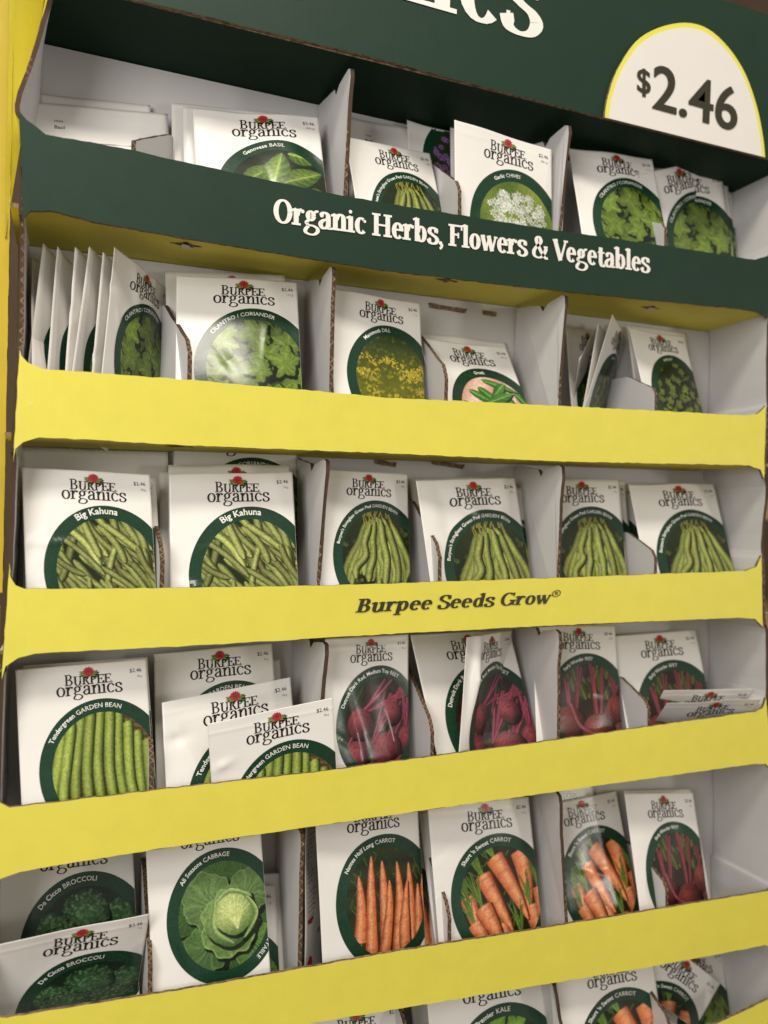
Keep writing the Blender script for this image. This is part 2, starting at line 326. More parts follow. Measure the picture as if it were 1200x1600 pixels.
# ------------------------------------------------------------------ the display stand
stand = empty('seed_display_stand', hit(15, 1690, .04))
props(stand, 'yellow and green corrugated cardboard seed display with stepped trays and green header sign', 'display stand')
PIV = Vector(stand.location)
def sub(o):                     # keep world position under the stand's empty
    o.location = o.location-PIV; return o
TH_B = .0026
DEP = .080
def interp(pts, x):
    for a, b in zip(pts, pts[1:]):
        if a[0] <= x <= b[0]: t = (x-a[0])/(b[0]-a[0]); return a[1]+(b[1]-a[1])*t
    return pts[0][1] if x < pts[0][0] else pts[-1][1]
FT = {  # top edges of the tray fronts as measured
 1: [(30, 172), (41, 186), (56, 197), (72, 210), (197, 232), (265, 248), (500, 299), (600, 317), (870, 360), (1025, 382), (1180, 406), (1203, 398), (1212, 380)],
 2: [(30, 545), (33, 556), (43, 567), (65, 576), (300, 594), (520, 613), (600, 621), (875, 634), (1165, 649), (1183, 647), (1197, 634)],
 3: [(15, 880), (17, 902), (24, 914), (38, 920), (250, 919), (500, 915), (600, 912), (870, 903), (1025, 897), (1165, 892), (1182, 886), (1190, 868)],
 4: [(-6, 1235), (-2, 1252), (14, 1262), (300, 1228), (500, 1206), (600, 1192), (870, 1156), (1015, 1135), (1180, 1112), (1192, 1106), (1197, 1090)],
 5: [(-16, 1580), (-10, 1590), (10, 1590), (300, 1544), (600, 1490), (880, 1445), (1200, 1392), (1212, 1380)],
 6: [(-20, 1780), (600, 1685), (1000, 1640), (1060, 1625), (1120, 1600), (1200, 1562), (1214, 1552)]}
FB = {
 1: [(36, 352), (38, 338), (48, 329), (80, 329), (145, 346), (300, 374), (600, 422), (880, 455), (1165, 483), (1185, 487), (1200, 497)],
 2: [(21, 722), (24, 702), (36, 690), (60, 683), (300, 696), (600, 708), (880, 721), (1170, 727), (1188, 734), (1194, 748)],
 3: [(2, 1062), (8, 1042), (28, 1028), (55, 1021), (300, 1009), (600, 991), (870, 977), (1160, 965), (1180, 967), (1192, 980)],
 4: [(-12, 1392), (-8, 1378), (4, 1372), (30, 1362), (250, 1326), (600, 1275), (875, 1236), (1180, 1193), (1196, 1194), (1208, 1206)],
 5: [(-18, 1710), (0, 1684), (300, 1630), (600, 1580), (1020, 1510), (1195, 1477), (1213, 1482)],
 6: [(-20, 1880), (0, 1876), (100, 1858), (300, 1822), (900, 1714), (1180, 1666), (1200, 1662), (1214, 1660)]}
FASC = {}
for t in range(1, 7):
    top, bot = FT[t], FB[t]
    poly = [hit(x, y) for x, y in top]+[hit(x, y) for x, y in bot[::-1]]
    m = GRN if t == 1 else YEL
    o = plate('tray_front', poly, (0, TH_B, 0), [m, WHT, EDGE2], stand, .0003, .005); sub(o); FASC[t] = o
    o['label'] = ['', 'dark green tray front', 'upper blank yellow tray front', 'yellow tray front with black lettering', 'yellow tray front below the green bean packets', 'yellow tray front below the carrot packets', 'lowest yellow tray front'][t]
# floors/ceilings of the trays: z at left and right from the fascia bottoms
def floor_z(t, X):
    if t == 0: pl, pr = hit(25, -46), hit(1200, 247)
    else: pl, pr = hit(FB[t][3][0], FB[t][3][1]+(0 if t > 1 else 0)), hit(FB[t][-3][0], FB[t][-3][1])
    s = (X-pl.x)/(pr.x-pl.x); return pl.z+(pr.z-pl.z)*s
XL, XR = .000, hit(1197, 700).x
XR_T = {1: hit(1206, 400).x, 2: hit(1197, 640).x, 3: hit(1190, 890).x, 4: hit(1193, 1110).x, 5: hit(1203, 1392).x, 6: hit(1210, 1550).x}
for t in range(0, 7):
    zl, zr = floor_z(t, XL), floor_z(t, XR+.01)
    mu = GRN_IN if t == 0 else YEL_IN
    x0 = .022 if t == 0 else XL-.004
    x1 = XR_T[max(1, t)]+(.014 if t else .03)
    zr = floor_z(t, x1); xb = .006 if t == 0 else x0
    pts = [(x0, TH_B+.0005, zl), (x1, TH_B+.0005, zr), (x1, DEP, zr), (xb, DEP, zl)]
    o = plate('tray_floor', pts, (0, 0, TH_B), [mu, WHT, EDGE2], stand, 0); sub(o)
for t in range(1, 7):                # back panels
    zl, zr = floor_z(t, XL)+TH_B+.0004, floor_z(t, XR)+TH_B+.0004
    ul, ur = floor_z(t-1, XL)-.0006, floor_z(t-1, XR)-.0006
    x0, x1 = XL-.003, XR_T[t]+(.03 if t == 1 else .014)
    zr, ur = floor_z(t, x1)+TH_B+.0004, floor_z(t-1, x1)-.0006
    pts = [(x0, DEP-.003, zl), (x1, DEP-.003, zr), (x1, DEP-.003, ur), (x0, DEP-.003, ul)]
    o = plate('back_panel', pts, (0, .0025, 0), [WHT, EDGE2, EDGE2], stand, 0); sub(o)
# side walls : front edge profile
def side_wall(prof, tdir, name='side_wall', lean=None):
    rows = []
    prof = [hit(x, y, Y) for x, y, Y in prof]
    q = [Vector(p) for p in catmull(prof, 5)]
    q = [p+Vector((random.uniform(-.0002, .0002), random.uniform(-.0003, .0003), 0)) for p in q]
    O = q[len(q)//2].copy(); bm = bmesh.new(); R_ = []
    nY = 8
    for p in q:
        a = []; b = []
        for k in range(nY+1):
            y = p.y+(DEP-.004-p.y)*k/nY; v = Vector((p.x-(lean(p.z) if lean else 0)*k/nY, y, p.z))
            a.append(bm.verts.new(v-O)); b.append(bm.verts.new(v-O+Vector((tdir*.0030, 0, 0))))
        R_.append((a, b))
    for (a, b), (c, d) in zip(R_, R_[1:]):
        for k in range(nY):
            bm.faces.new((a[k], a[k+1], c[k+1], c[k])).material_index = 0
            bm.faces.new((b[k], d[k], d[k+1], b[k+1])).material_index = 1
        bm.faces.new((a[0], c[0], d[0], b[0])).material_index = 2
        bm.faces.new((a[-1], b[-1], d[-1], c[-1])).material_index = 2
    bmesh.ops.recalc_face_normals(bm, faces=bm.faces[:])
    me = bpy.data.meshes.new(name); bm.to_mesh(me); bm.free()
    o = link(name, me, [WHT, YEL, EDGE], stand); o.location = O; return sub(o)
side_wall([(96, -60, .012), (82, 0, .012), (56, 90, .010), (36, 145, .006), (31, 175, .003), (41, 200, .0028), (39, 260, .0028), (37, 330, .0028), (39, 350, .005), (38, 400, .007), (37, 520, .007), (34, 552, .004), (31, 600, .0028), (25, 700, .0028), (26, 725, .006), (20, 880, .006), (18, 905, .003), (12, 1035, .0028), (6, 1070, .007), (1, 1240, .007), (0, 1262, .003), (-8, 1370, .0028), (-9, 1400, .007), (-12, 1580, .007), (-14, 1620, .003), (-20, 1760, .0028)], -1, lean=lambda z: float(np.interp(z, [.235, .265, .295, .34], [0, -.006, 0, .011])))
side_wall([(1255, 200, .006), (1226, 260, .008), (1212, 380, .007), (1207, 405, .003), (1202, 485, .0028), (1198, 520, .007), (1197, 620, .006), (1198, 645, .003), (1193, 730, .0028), (1196, 770, .007), (1189, 850, .010), (1191, 890, .003), (1192, 968, .0028), (1196, 990, .007), (1196, 1080, .007), (1194, 1110, .003), (1203, 1195, .0028), (1205, 1230, .005), (1206, 1300, .006), (1206, 1380, .005), (1205, 1392, .003), (1208, 1480, .0028), (1211, 1520, .006), (1213, 1660, .007), (1214, 1740, .003)], 1)
# tall dividers
BIG = {1: [((553, 99), (539, 306)), ((894, 190), (875, 361))], 2: [((523, 411), (517, 613)), ((888, 457), (873, 634))],
       3: [((515, 714), (497, 914)), ((883, 724), (872, 903))], 4: [((514, 998), (495, 1206)), ((877, 980), (872, 1156))],
       5: [((474, 1292), (468, 1512)), ((875, 1238), (885, 1443))], 6: [((452, 1608), (455, 1700)), ((865, 1536), (884, 1640))]}
def divider(name, prof, Xf, label=None, warp=0):
    """prof: list of (y, z); Xf(z, y) gives x; thickness 3 mm in +x"""
    P = []
    n = len(prof)
    for i in range(n):
        a, b = prof[i], prof[(i+1) % n]; L = math.hypot(a[0]-b[0], a[1]-b[1]); k = max(1, int(L/.004))
        for j in range(k):
            s = j/k; P.append((a[0]+(b[0]-a[0])*s+random.uniform(-.0003, .0003), a[1]+(b[1]-a[1])*s+random.uniform(-.0003, .0003)))
    O = Vector((Xf(P[0][1], P[0][0]), 0, P[0][1]))
    bm = bmesh.new(); a = [bm.verts.new(Vector((Xf(z, y), y, z))-O) for y, z in P]; b = [bm.verts.new(Vector((Xf(z, y)+.003, y, z))-O) for y, z in P]
    f = bm.faces.new(a); g = bm.faces.new(b[::-1]); f.material_index = 0; g.material_index = 1
    for i in range(len(P)):
        q = bm.faces.new((a[i], b[i], b[(i+1) % len(P)], a[(i+1) % len(P)])); q.material_index = 2
    bmesh.ops.triangulate(bm, faces=[f, g]); bmesh.ops.recalc_face_normals(bm, faces=bm.faces[:])
    me = bpy.data.meshes.new(name); bm.to_mesh(me); bm.free()
    o = link(name, me, [WHT, WHT, EDGE], stand); o.location = O
    return sub(o)
for t, ds in BIG.items():
    for (tp, bt) in ds:
        Pt, Pb = hit(*tp, .006), hit(*bt, .006)
        zf = floor_z(t, Pb.x)+TH_B+.001; zc = floor_z(t-1, Pb.x)-.0015
        Xf = lambda z, y, Pt=Pt, Pb=Pb: Pb.x+(Pt.x-Pb.x)*max(0, min(1.2, (z-Pb.z)/(Pt.z-Pb.z)))*max(0, 1-y/.09)-.0015
        zt = min(Pt.z, zc-.0015)
        prof = [(.006, zf), (.006, Pb.z+.02), (.0075, zt-.03), (.006, zt-.010), (.0075, zt-.003), (.012, zt-.001), (.030, zt-.004), (.036, zt-.009), (.040, zt-.003), (DEP-.005, zc), (DEP-.005, zf)]
        divider('divider', prof, Xf)
SMALL = {1: [(200, 232), (718, 336), (1040, 384)], 2: [(299, 594), (697, 626), (1025, 642)], 3: [(254, 919), (687, 909), (1024, 897)],
         4: [(236, 1235), (675, 1182), (1014, 1135)], 5: [(234, 1556), (702, 1473), (1042, 1418)], 6: [(225, 1740), (640, 1680), (1046, 1628)]}
for t, ds in SMALL.items():
    for i, (x, y) in enumerate(ds):
        P = hit(x, y, .006); zf = floor_z(t, P.x)+TH_B+.001; zt = P.z
        sk = {(1, 0): .030, (2, 0): -.010, (3, 0): -.004}.get((t, i), 0)
        if (t, i) == (1, 0): prof = [(.006, zf), (.006, zt+.006), (.050, zt+.034), (.054, zt+.034), (.054, zf)]
        elif i == 2: prof = [(.006, zf), (.006, zt+.014), (.010, zt+.02), (.042, zt+.034), (DEP-.006, zt+.036), (DEP-.006, zf)]
        else: prof = [(.006, zf), (.006, zt+.018), (.012, zt+.028), (.060, zt+.062), (DEP-.006, zt+.064), (DEP-.006, zf)]
        divider('short_divider', prof, lambda z, y, P=P, sk=sk: P.x+sk*y/.05-.0015)
# header sign
hdr = [hit(60, -38), hit(200, -4), hit(400, 45), hit(600, 94), hit(800, 147), hit(945, 184), hit(1100, 222), hit(1240, 258)]
zt = hit(1130, -2).z+.004
hdr += [Vector((hit(1240, 258).x, 0, zt-.006)), Vector((hdr[0].x, 0, zt+.0))]
header = plate('header_sign', hdr, (0, TH_B, 0), [GRN, GRN_IN, EDGE2], stand, .0002, .006); sub(header)
hO = Vector(header.location)+PIV
def under(o, base):             # child of a part: location relative to that part
    o.location = Vector(o.location)-base; return o
els, w = serif_text('organics', .30, .08, 0)
B = hit(844, 60, 0); un = .0415; A = B-Vector((w*un, 0, -.006))
under(sign_text('header_lettering', header, A, B, els, w, un*1.02, LETW), hO)
def fl(t): return Vector(FASC[t].location)+PIV
els, w = serif_text('Organic Herbs, Flowers & Vegetables', .34, .125, -.03)
under(sign_text('lettering', FASC[1], hit(426, 347), hit(1014, 426), els, w, .0162/1.42, LETW), fl(1))
els, w = serif_text('Burpee Seeds Grow®', .31, .115, .0, .22)
under(sign_text('lettering', FASC[3], hit(555, 957), hit(872, 942), els, w, .0096/1.42, LETK), fl(3))
# price badge
bp_ = [(690, 367), (693, 335), (703, 290), (728, 220), (785, 132), (855, 88), (940, 71), (1012, 90), (1078, 150), (1130, 232), (1166, 335), (1185, 430), (1191, 492)]
arch = [Vector(hit(p[0]/2+600, p[1]/2, -.0032)) for p in catmull(bp_, 4)]
badge = plate('price_badge', arch, (0, .0026, 0), [BADGEY, EDGE2, EDGE2], stand, 0); sub(badge)
cen = (arch[0]+arch[-1])/2
inn = [cen+(p-cen)*.955 for p in arch]; inn[0] = cen+(arch[0]-cen)*.95; inn[-1] = cen+(arch[-1]-cen)*.955
inn = [p+Vector((0, -.0003, 0)) for p in inn]
bO = Vector(badge.location)+PIV
under(plate('badge_face', inn, (0, .00025, 0), [BADGE]*3, badge, 0), bO)
def bfe(text, bold): V, Fc, w = bf(text, bold, 0, 8); return [(V, Fc, 0)], w
e0, w = bfe('2.46', .006); els = [([(p[0]+j*.013, p[1]+(j % 2)*.010) for p in V], Fc, j) for V, Fc, k in e0 for j in range(4)]; under(sign_text('price_lettering', badge, hit(1016, 168, -.0037), hit(1149, 205, -.0037), els, w, .0385, LETK, .0004), bO)
e0, w = bfe('$', .006); els = [([(p[0]+j*.022, p[1]) for p in V], Fc, j) for V, Fc, k in e0 for j in range(3)]; under(sign_text('dollar_sign', badge, hit(993, 142, -.0037), hit(1015, 147, -.0037), els, w, .0205, LETK, .0004), bO)
# die-cut slots and torn tabs
def slot(px, py, Y, t, w=.011, white=True, rot=0):
    p = hit(px, py, Y); z = floor_z(t, p.x)-.0006
    a = [(math.cos(k*math.pi/4+rot)*(w if k % 2 == 0 else w*.42)*(1 if k % 4 in (0, 1) else .7), math.sin(k*math.pi/4+rot)*(w*.9 if k % 2 == 0 else w*.45)) for k in range(8)]
    pts = [Vector((p.x+u, Y+v*.7, z)) for u, v in a]
    sub(plate('tab_slot', pts, (0, 0, .0004), [EDGE2]*3, stand, .0004, .002))
    if white:
        pts = [Vector((p.x-.003, Y-.004, z-.0008)), Vector((p.x+.002, Y-.005, z-.0018)), Vector((p.x+.004, Y+.004, z-.0010)), Vector((p.x-.002, Y+.005, z-.0008))]
        sub(plate('torn_tab', pts, (0, 0, .0003), [WHT]*3, stand, 0))
slot(290, 392, .03, 1); slot(698, 449, .03, 1, .010, False); slot(1016, 483, .03, 1, .010); slot(280, 702, .025, 2, .010, False)
for px, py, Y, w in [(545, 460, DEP-.004, .018), (700, 478, DEP-.004, .018), (765, 486, DEP-.004, .007), (700, 722, DEP-.004, .016), (603, 720, DEP-.004, .010)]:
    p = hit(px, py, Y); q = hit(px+10, py+1.6, Y); d = (q-p).normalized(); up = Vector((-d.z, 0, d.x))
    pts = [p-d*w, p+d*w, p+d*w*.9-up*.004, p-d*w*.9-up*.004]
    sub(plate('back_slot', pts, (0, .0004, 0), [EDGE2]*3, stand, .0003, .003))

# ------------------------------------------------------------------ surroundings
wing = empty('yellow_side_board', hit(-30, 500, .02))
props(wing, 'plain ochre yellow cardboard board standing left of the display', 'board')
def wp(o): o.location = Vector(o.location)-Vector(wing.location); return o
a = hit(36, -80, .03); b = hit(14, 926, .03)
wp(plate('main_panel', [Vector((-.30, .03, a.z)), Vector((-.008, .03, a.z)), Vector((-.006, .03, .3)), Vector((-.005, .03, b.z)), Vector((-.30, .03, b.z))], (0, .003, 0), [OCHRE, EDGE2, EDGE2], wing, .0002))
wp(plate('folded_strip', [Vector((-.009, .026, a.z)), Vector((.013, .055, a.z)), Vector((.0, .055, .275)), Vector((-.006, .036, .235)), Vector((-.008, .028, .18))], (0, .002, 0), [YEL_IN, EDGE2, EDGE2], wing, 0))
sh = empty('white_shelf_board', (-.1, .05, -.2)); props(sh, 'white metal shelf side seen at the left below the ochre board', 'shelf')
MW = board_mat('white_metal', (.6, .59, .58, 1), .05, .4, .05)
def sp_(o): o.location = Vector(o.location)-Vector(sh.location); return o
z1, z2, z3 = hit(5, 948, .05).z, hit(5, 1012, .05).z, hit(5, 1400, .05).z
sp_(plate('side_panel', [Vector((-.3, .05, z1)), Vector((-.008, .05, z1)), Vector((-.008, .05, z2)), Vector((-.3, .05, z2))], (0, .01, 0), [MW]*3, sh, 0))
sp_(plate('lower_panel', [Vector((-.3, .06, z2-.014)), Vector((-.008, .06, z2-.014)), Vector((-.008, .06, z3)), Vector((-.3, .06, z3))], (0, .01, 0), [MW]*3, sh, 0))
def wood_mat(name, c1, c2):
    m, nt, b = new_mat(name); tc = nd(nt, 'ShaderNodeTexCoord'); mp = nd(nt, 'ShaderNodeMapping'); mp.inputs['Scale'].default_value = (1, 8, 8)
    n = nd(nt, 'ShaderNodeTexNoise'); n.inputs['Scale'].default_value = 5; n.inputs['Detail'].default_value = 8
    nt.links.new(tc.outputs['Object'], mp.inputs[0]); nt.links.new(mp.outputs[0], n.inputs['Vector'])
    cr = nd(nt, 'ShaderNodeValToRGB'); cr.color_ramp.elements[0].color = c1; cr.color_ramp.elements[1].color = c2; nt.links.new(n.outputs[0], cr.inputs[0]); nt.links.new(cr.outputs[0], b.inputs['Base Color']); b.inputs['Roughness'].default_value = .5
    return m
WD = wood_mat('dark_wood', (.05, .025, .012, 1), (.28, .16, .08, 1))
def box(name, x0, x1, y0, y1, z0, z1, mat, parent=None):
    O = Vector(((x0+x1)/2, (y0+y1)/2, z0)); bm = bmesh.new(); bmesh.ops.create_cube(bm, size=1)
    for v in bm.verts: v.co = Vector((v.co.x*(x1-x0), v.co.y*(y1-y0), (v.co.z+.5)*(z1-z0)))
    me = bpy.data.meshes.new(name); bm.to_mesh(me); bm.free(); o = link(name, me, mat, parent); o.location = O; return o
props(box('wall', -2, 4, 1.6, 1.65, -1.3, 1.9, board_mat('wall_paint', (.12, .075, .045, 1), .2, .7, .1)), kind='structure')
props(box('floor', -3, 5, -3, 1.6, -1.35, -1.3, WD), kind='structure')
rk = empty('wooden_store_rack', (1.35, .75, -1.3)); props(rk, 'brown wooden store rack out of focus beyond the right edge of the display', 'rack')
for z0, z1 in [(.25, .27), (.02, .06), (-.2, -.17), (-.5, -.46)]:
    o = box('rack_shelf', 1.15, 1.75, .72, 1.0, z0, z1, wood_mat('rack_wood', (.30, .17, .08, 1), (.62, .42, .25, 1)), rk); o.location -= Vector(rk.location)
for x in (1.15, 1.72):
    o = box('rack_post', x, x+.03, .70, .72, -1.3, .5, WD, rk); o.location -= Vector(rk.location)

# ------------------------------------------------------------------ packet artwork (millimetres; u right, v down)
PW, PH = 84.0, 119.0
EC, ER, IR = (53, 70), (41.5, 46), (34, 37.5)
def ell(c, r, n=56, grow=0): return [(c[0]+(r[0]+grow)*math.cos(2*math.pi*k/n), c[1]+(r[1]+grow)*math.sin(2*math.pi*k/n)) for k in range(n)]
def clip_poly(P, halfplanes):
    """P: list of (x,y,r,g,b)"""
    for (a, b, c) in halfplanes:      # keep a x + b y <= c
        out = []; n = len(P)
        if not n: return P
        for i in range(n):
            p, q = P[i], P[(i+1) % n]; dp = a*p[0]+b*p[1]-c; dq = a*q[0]+b*q[1]-c
            if dp <= 0: out.append(p)
            if (dp < 0 < dq) or (dq < 0 < dp):
                s = dp/(dp-dq); out.append(tuple(p[k]+(q[k]-p[k])*s for k in range(5)))
        P = out
    return P
def hps(poly, extra=()):
    cx = sum(p[0] for p in poly)/len(poly); cy = sum(p[1] for p in poly)/len(poly); H = []
    for i in range(len(poly)):
        (x0, y0), (x1, y1) = poly[i], poly[(i+1) % len(poly)]; a, b = (y1-y0), -(x1-x0); c = a*x0+b*y0
        if a*cx+b*cy > c: a, b, c = -a, -b, -c
        H.append((a, b, c))
    return H+list(extra)
RECT = [(1, 0, PW-.25), (-1, 0, -.25), (0, 1, PH-.3), (0, -1, -.3)]
def clipped(g, H, ellipse=None):
    o = G2()
    v, c, l = g.v, g.c, g.l
    for f in g.f:
        pts = [v[i] for i in f]
        inside = all(.25 < p[0] < PW-.25 and .3 < p[1] < PH-.3 for p in pts)
        if ellipse and inside:
            d = [((p[0]-EC[0])/ellipse[0])**2+((p[1]-EC[1])/ellipse[1])**2 for p in pts]
            inside = max(d) < .985
            if min(d) > 1.5: continue
        Q = [(*v[i], *c[i][:3]) for i in f]
        if not inside:
            Q = clip_poly(Q, H)
            if len(Q) < 3: continue
        k = len(o.v); o.v += [(q[0], q[1]) for q in Q]; o.c += [(q[2], q[3], q[4], 1) for q in Q]; o.l += [l[f[0]]]*len(Q); o.f.append(tuple(range(k, k+len(Q))))
    # elements that do not touch share a layer, so that the print stays thin
    ids = sorted(set(o.l)); A = np.array(o.v).reshape(-1, 2); L = np.array(o.l); done = []; new = {}
    for i in ids:
        q = A[L == i]; b = (q[:, 0].min(), q[:, 1].min(), q[:, 0].max(), q[:, 1].max())
        k = 0
        for (c, kk) in done:
            if kk >= k and not (b[2] < c[0] or c[2] < b[0] or b[3] < c[1] or c[3] < b[1]): k = kk+1
        done.append((b, k)); new[i] = k
    o.l = [new[i] for i in o.l]; o.lay = max(new.values())+1 if new else 0
    return o
def mixc(a, b, t): t = max(0, min(1, t)); return tuple(a[k]+(b[k]-a[k])*t for k in range(3))+(1,)
def shade(c, m): return tuple(min(1, c[k]*m) for k in range(3))+(1,)
def bgfill(g, colf, step=4):
    V = []; C = []; Fc = []; nx = int(90/step)+1; ny = int(100/step)+1
    for j in range(ny):
        for i in range(nx): x = 8+i*step; y = 24+j*step; V.append((x, y)); C.append(colf(x, y))
    for j in range(ny-1):
        for i in range(nx-1): a = j*nx+i; Fc.append((a, a+1, a+nx+1, a+nx))
    g.add(V, Fc, C)
def pod(g, pts, w, cl, cd, taper=.12, ends=.35, rnd=None, n=5, hi=.15):
    q = catmull(pts, n); m = len(q); k1 = max(1, int(m*taper))
    wd = [w*(ends+(1-ends)*min(1, i/k1, (m-1-i)/k1)) for i in range(m)]
    rr = (rnd or random).uniform(.85, 1.12); ph = (rnd or random).uniform(0, 9)
    def cf(s, t):
        e = abs(t-.15)**1.6; u = .5+.5*math.sin(s*19+ph)
        return shade(mixc(mixc(cl, shade(cl, 1+hi*3), .5*(1-min(1, abs(t+.2)*2.2))), cd, e*.95+u*.10), rr)
    V, Fc, C = ribbon([(p[0]+w*.12, p[1]+w*.12) for p in q], [x*1.12 for x in wd], lambda s, t: shade(cd, .35)); g.add(V, Fc, C)
    V, Fc, C = ribbon(q, wd, cf, 6); g.add(V, Fc, C)
def disc(g, cx, cy, rf, colf, nr=4, na=20):
    V = [(cx, cy)]; C = [colf(0, 0)]; Fc = []
    for i in range(1, nr+1):
        for k in range(na):
            a = 2*math.pi*k/na; r = rf(a)*i/nr; V.append((cx+r*math.cos(a), cy+r*math.sin(a))); C.append(colf(i/nr, a))
    for k in range(na):
        Fc.append((0, 1+k, 1+(k+1) % na))
        for i in range(nr-1): b0 = 1+i*na; b1 = b0+na; Fc.append((b0+k, b1+k, b1+(k+1) % na, b0+(k+1) % na))
    g.add(V, Fc, C)
def leaf(g, x, y, ang, L, W, cl, cd, vein=None, curl=0, rnd=random):
    ca, sa = math.cos(ang), math.sin(ang); V = []; C = []; Fc = []; n = 12; m = 8; ph = rnd.uniform(0, 6)
    for i in range(n+1):
        s = i/n; w = W*(math.sin(math.pi*s**.75))**.8*.5; cy = curl*math.sin(math.pi*s)
        for k in range(m+1):
            t = k/m*2-1; a, b = s*L, cy+t*w; V.append((x+a*ca-b*sa, y+a*sa+b*ca))
            rib = .5+.5*math.cos((s*9-abs(t)*2.2)*2*math.pi*.55); c = mixc(cl, cd, .25+.5*abs(t)*.6+.45*rib*(abs(t) > .1)+(.22 if t > 0 else 0)); C.append(shade(c, 1+.12*math.sin(s*5+ph)))
    for i in range(n):
        for k in range(m): a = i*(m+1)+k; Fc.append((a, a+1, a+m+2, a+m+1))
    g.add(*ribbon([(x+ca*L*s+1-sa*0, y+sa*L*s+1) for s in (0, .25, .5, .75, 1)], [0, W*.8, W*1.05, W*.8, 0], lambda s, t: shade(cd, .3)))
    g.add(V, Fc, C)
    q = [(x+ca*L*s-sa*curl*math.sin(math.pi*s), y+sa*L*s+ca*curl*math.sin(math.pi*s)) for s in (0, .2, .4, .6, .8, .95)]
    g.add(*ribbon(q, [.7, .6, .5, .4, .3, .15], lambda s, t: vein or shade(cl, 1.35)))
def lobed(g, x, y, r, ang, cl, cd, rnd, deep=1.0):
    ph = rnd.uniform(0, 6)
    def rf(a):
        d = (a-ang+math.pi) % (2*math.pi)-math.pi
        l = max(math.exp(-((d-k)/.55)**2)*m for k, m in ((0, 1.0), (1.25, .86), (-1.25, .86), (2.35, .5), (-2.35, .5)))
        return r*(.40+.50*l+.13*abs(math.sin(6.5*d+ph))**.7*(.4+l))
    def cf(q, a):
        d = (a-ang+math.pi) % (2*math.pi)-math.pi; v = max(math.exp(-((d-k)/.10)**2) for k in (0, 1.25, -1.25))
        f = .5+.5*math.sin(a*13+q*7+ph)
        return mixc(mixc(shade(cl, 1.12+.35*v*(1-q)), cl, q), cd, .25*q+.42*f*q+.30*(q < .25)-.3*v)
    disc(g, x+1.3, y+1.7, lambda a: rf(a)*1.08+.5, lambda q, a: shade(cd, .22), 1, 60)
    disc(g, x, y, rf, cf, 6, 72)
def carrot(g, x0, y0, x1, y1, w, rnd, top=None, topn=6, shade_=1.0):
    cl, cd = srgb(226, 138, 84), srgb(158, 78, 40); dx, dy = x1-x0, y1-y0; L = math.hypot(dx, dy); nx, ny = -dy/L, dx/L; b = rnd.uniform(-.05, .05)*L
    q = catmull([(x0+dx*s+nx*b*math.sin(math.pi*s), y0+dy*s+ny*b*math.sin(math.pi*s)) for s in (0, .08, .3, .6, .85, 1)], 5); m = len(q); ph = rnd.uniform(0, 5)
    wd = [w*min(1, .45+(i/m)*7)*max(.06, 1-(i/(m-1))**1.9*.94) for i in range(m)]
    if top:
        for k in range(topn):
            a = math.atan2(-dy, -dx)+rnd.uniform(-.32, .32); l2 = rnd.uniform(.6, 1.1)*top
            g.add(*ribbon([(x0+nx*rnd.uniform(-1, 1), y0), (x0+math.cos(a)*l2*.5, y0+math.sin(a)*l2*.5), (x0+math.cos(a)*l2+rnd.uniform(-2, 2), y0+math.sin(a)*l2)], [1.5, 1.3, .7], lambda s, t, c=rnd.uniform(.7, 1.15): shade(mixc(srgb(150, 175, 75), srgb(55, 95, 30), .3+.5*abs(t)+.3*s), c), 2))
    g.add(*ribbon([(p[0]+.9, p[1]+.8) for p in q], [v*1.1 for v in wd], lambda s, t: shade(cd, .3)))
    def cf(s, t): return shade(mixc(mixc(srgb(240, 176, 130), cl, min(1, abs(t+.25)*1.6)), cd, abs(t-.1)**1.8*.9+(.30 if math.sin(s*58+ph+t*1.4)*math.sin(s*23+ph) > .55 else 0)), shade_)
    g.add(*ribbon(q, wd, cf, 6))
def beet(g, x, y, r, cl, cd, rnd, hi=(-.35, -.35)):
    def rf(a): return r*(1+.05*math.cos(a-1.6)+.02*math.cos(3*a))
    def cf(q, a):
        px, py = q*math.cos(a), q*math.sin(a); d = math.hypot(px-hi[0], py-hi[1]); return mixc(shade(cl, 1.5), cd, d**.8*.8) if d < 1.3 else shade(cd, .8)
    disc(g, x+1.2, y+1.5, lambda a: rf(a)*1.05, lambda q, a: shade(cd, .2), 1, 24); disc(g, x, y, rf, cf, 6, 26)
    for k in range(5):
        a0 = rnd.uniform(0, 6); g.add(*ribbon([(x+math.cos(a0+j*.3)*r*(.3+.1*k), y+math.sin(a0+j*.3)*r*(.3+.1*k)) for j in range(5)], .35, lambda s, t: shade(cd, .7)))
def dots(g, n, xf, colf, rf, rnd, k=5):
    for i in range(n):
        x, y = xf(rnd); r = rf(rnd); c = colf(rnd, x, y); ph = rnd.uniform(0, 1)
        V = [(x+r*math.cos(ph+2*math.pi*j/k), y+r*math.sin(ph+2*math.pi*j/k)) for j in range(k)]
        o = len(g.v); g.v += V; g.c += [shade(c, 1.15 if j < k/2 else .8) for j in range(k)]; g.l += [g.lay]*k; g.f.append(tuple(o+j for j in range(k)))
        if i % max(1, n//14) == 0: g.lay += 1
    g.lay += 1
def inell(rnd, grow=1.0):
    a = rnd.uniform(0, 2*math.pi); q = math.sqrt(rnd.random())*grow; return (EC[0]+IR[0]*q*math.cos(a), EC[1]+IR[1]*q*math.sin(a))

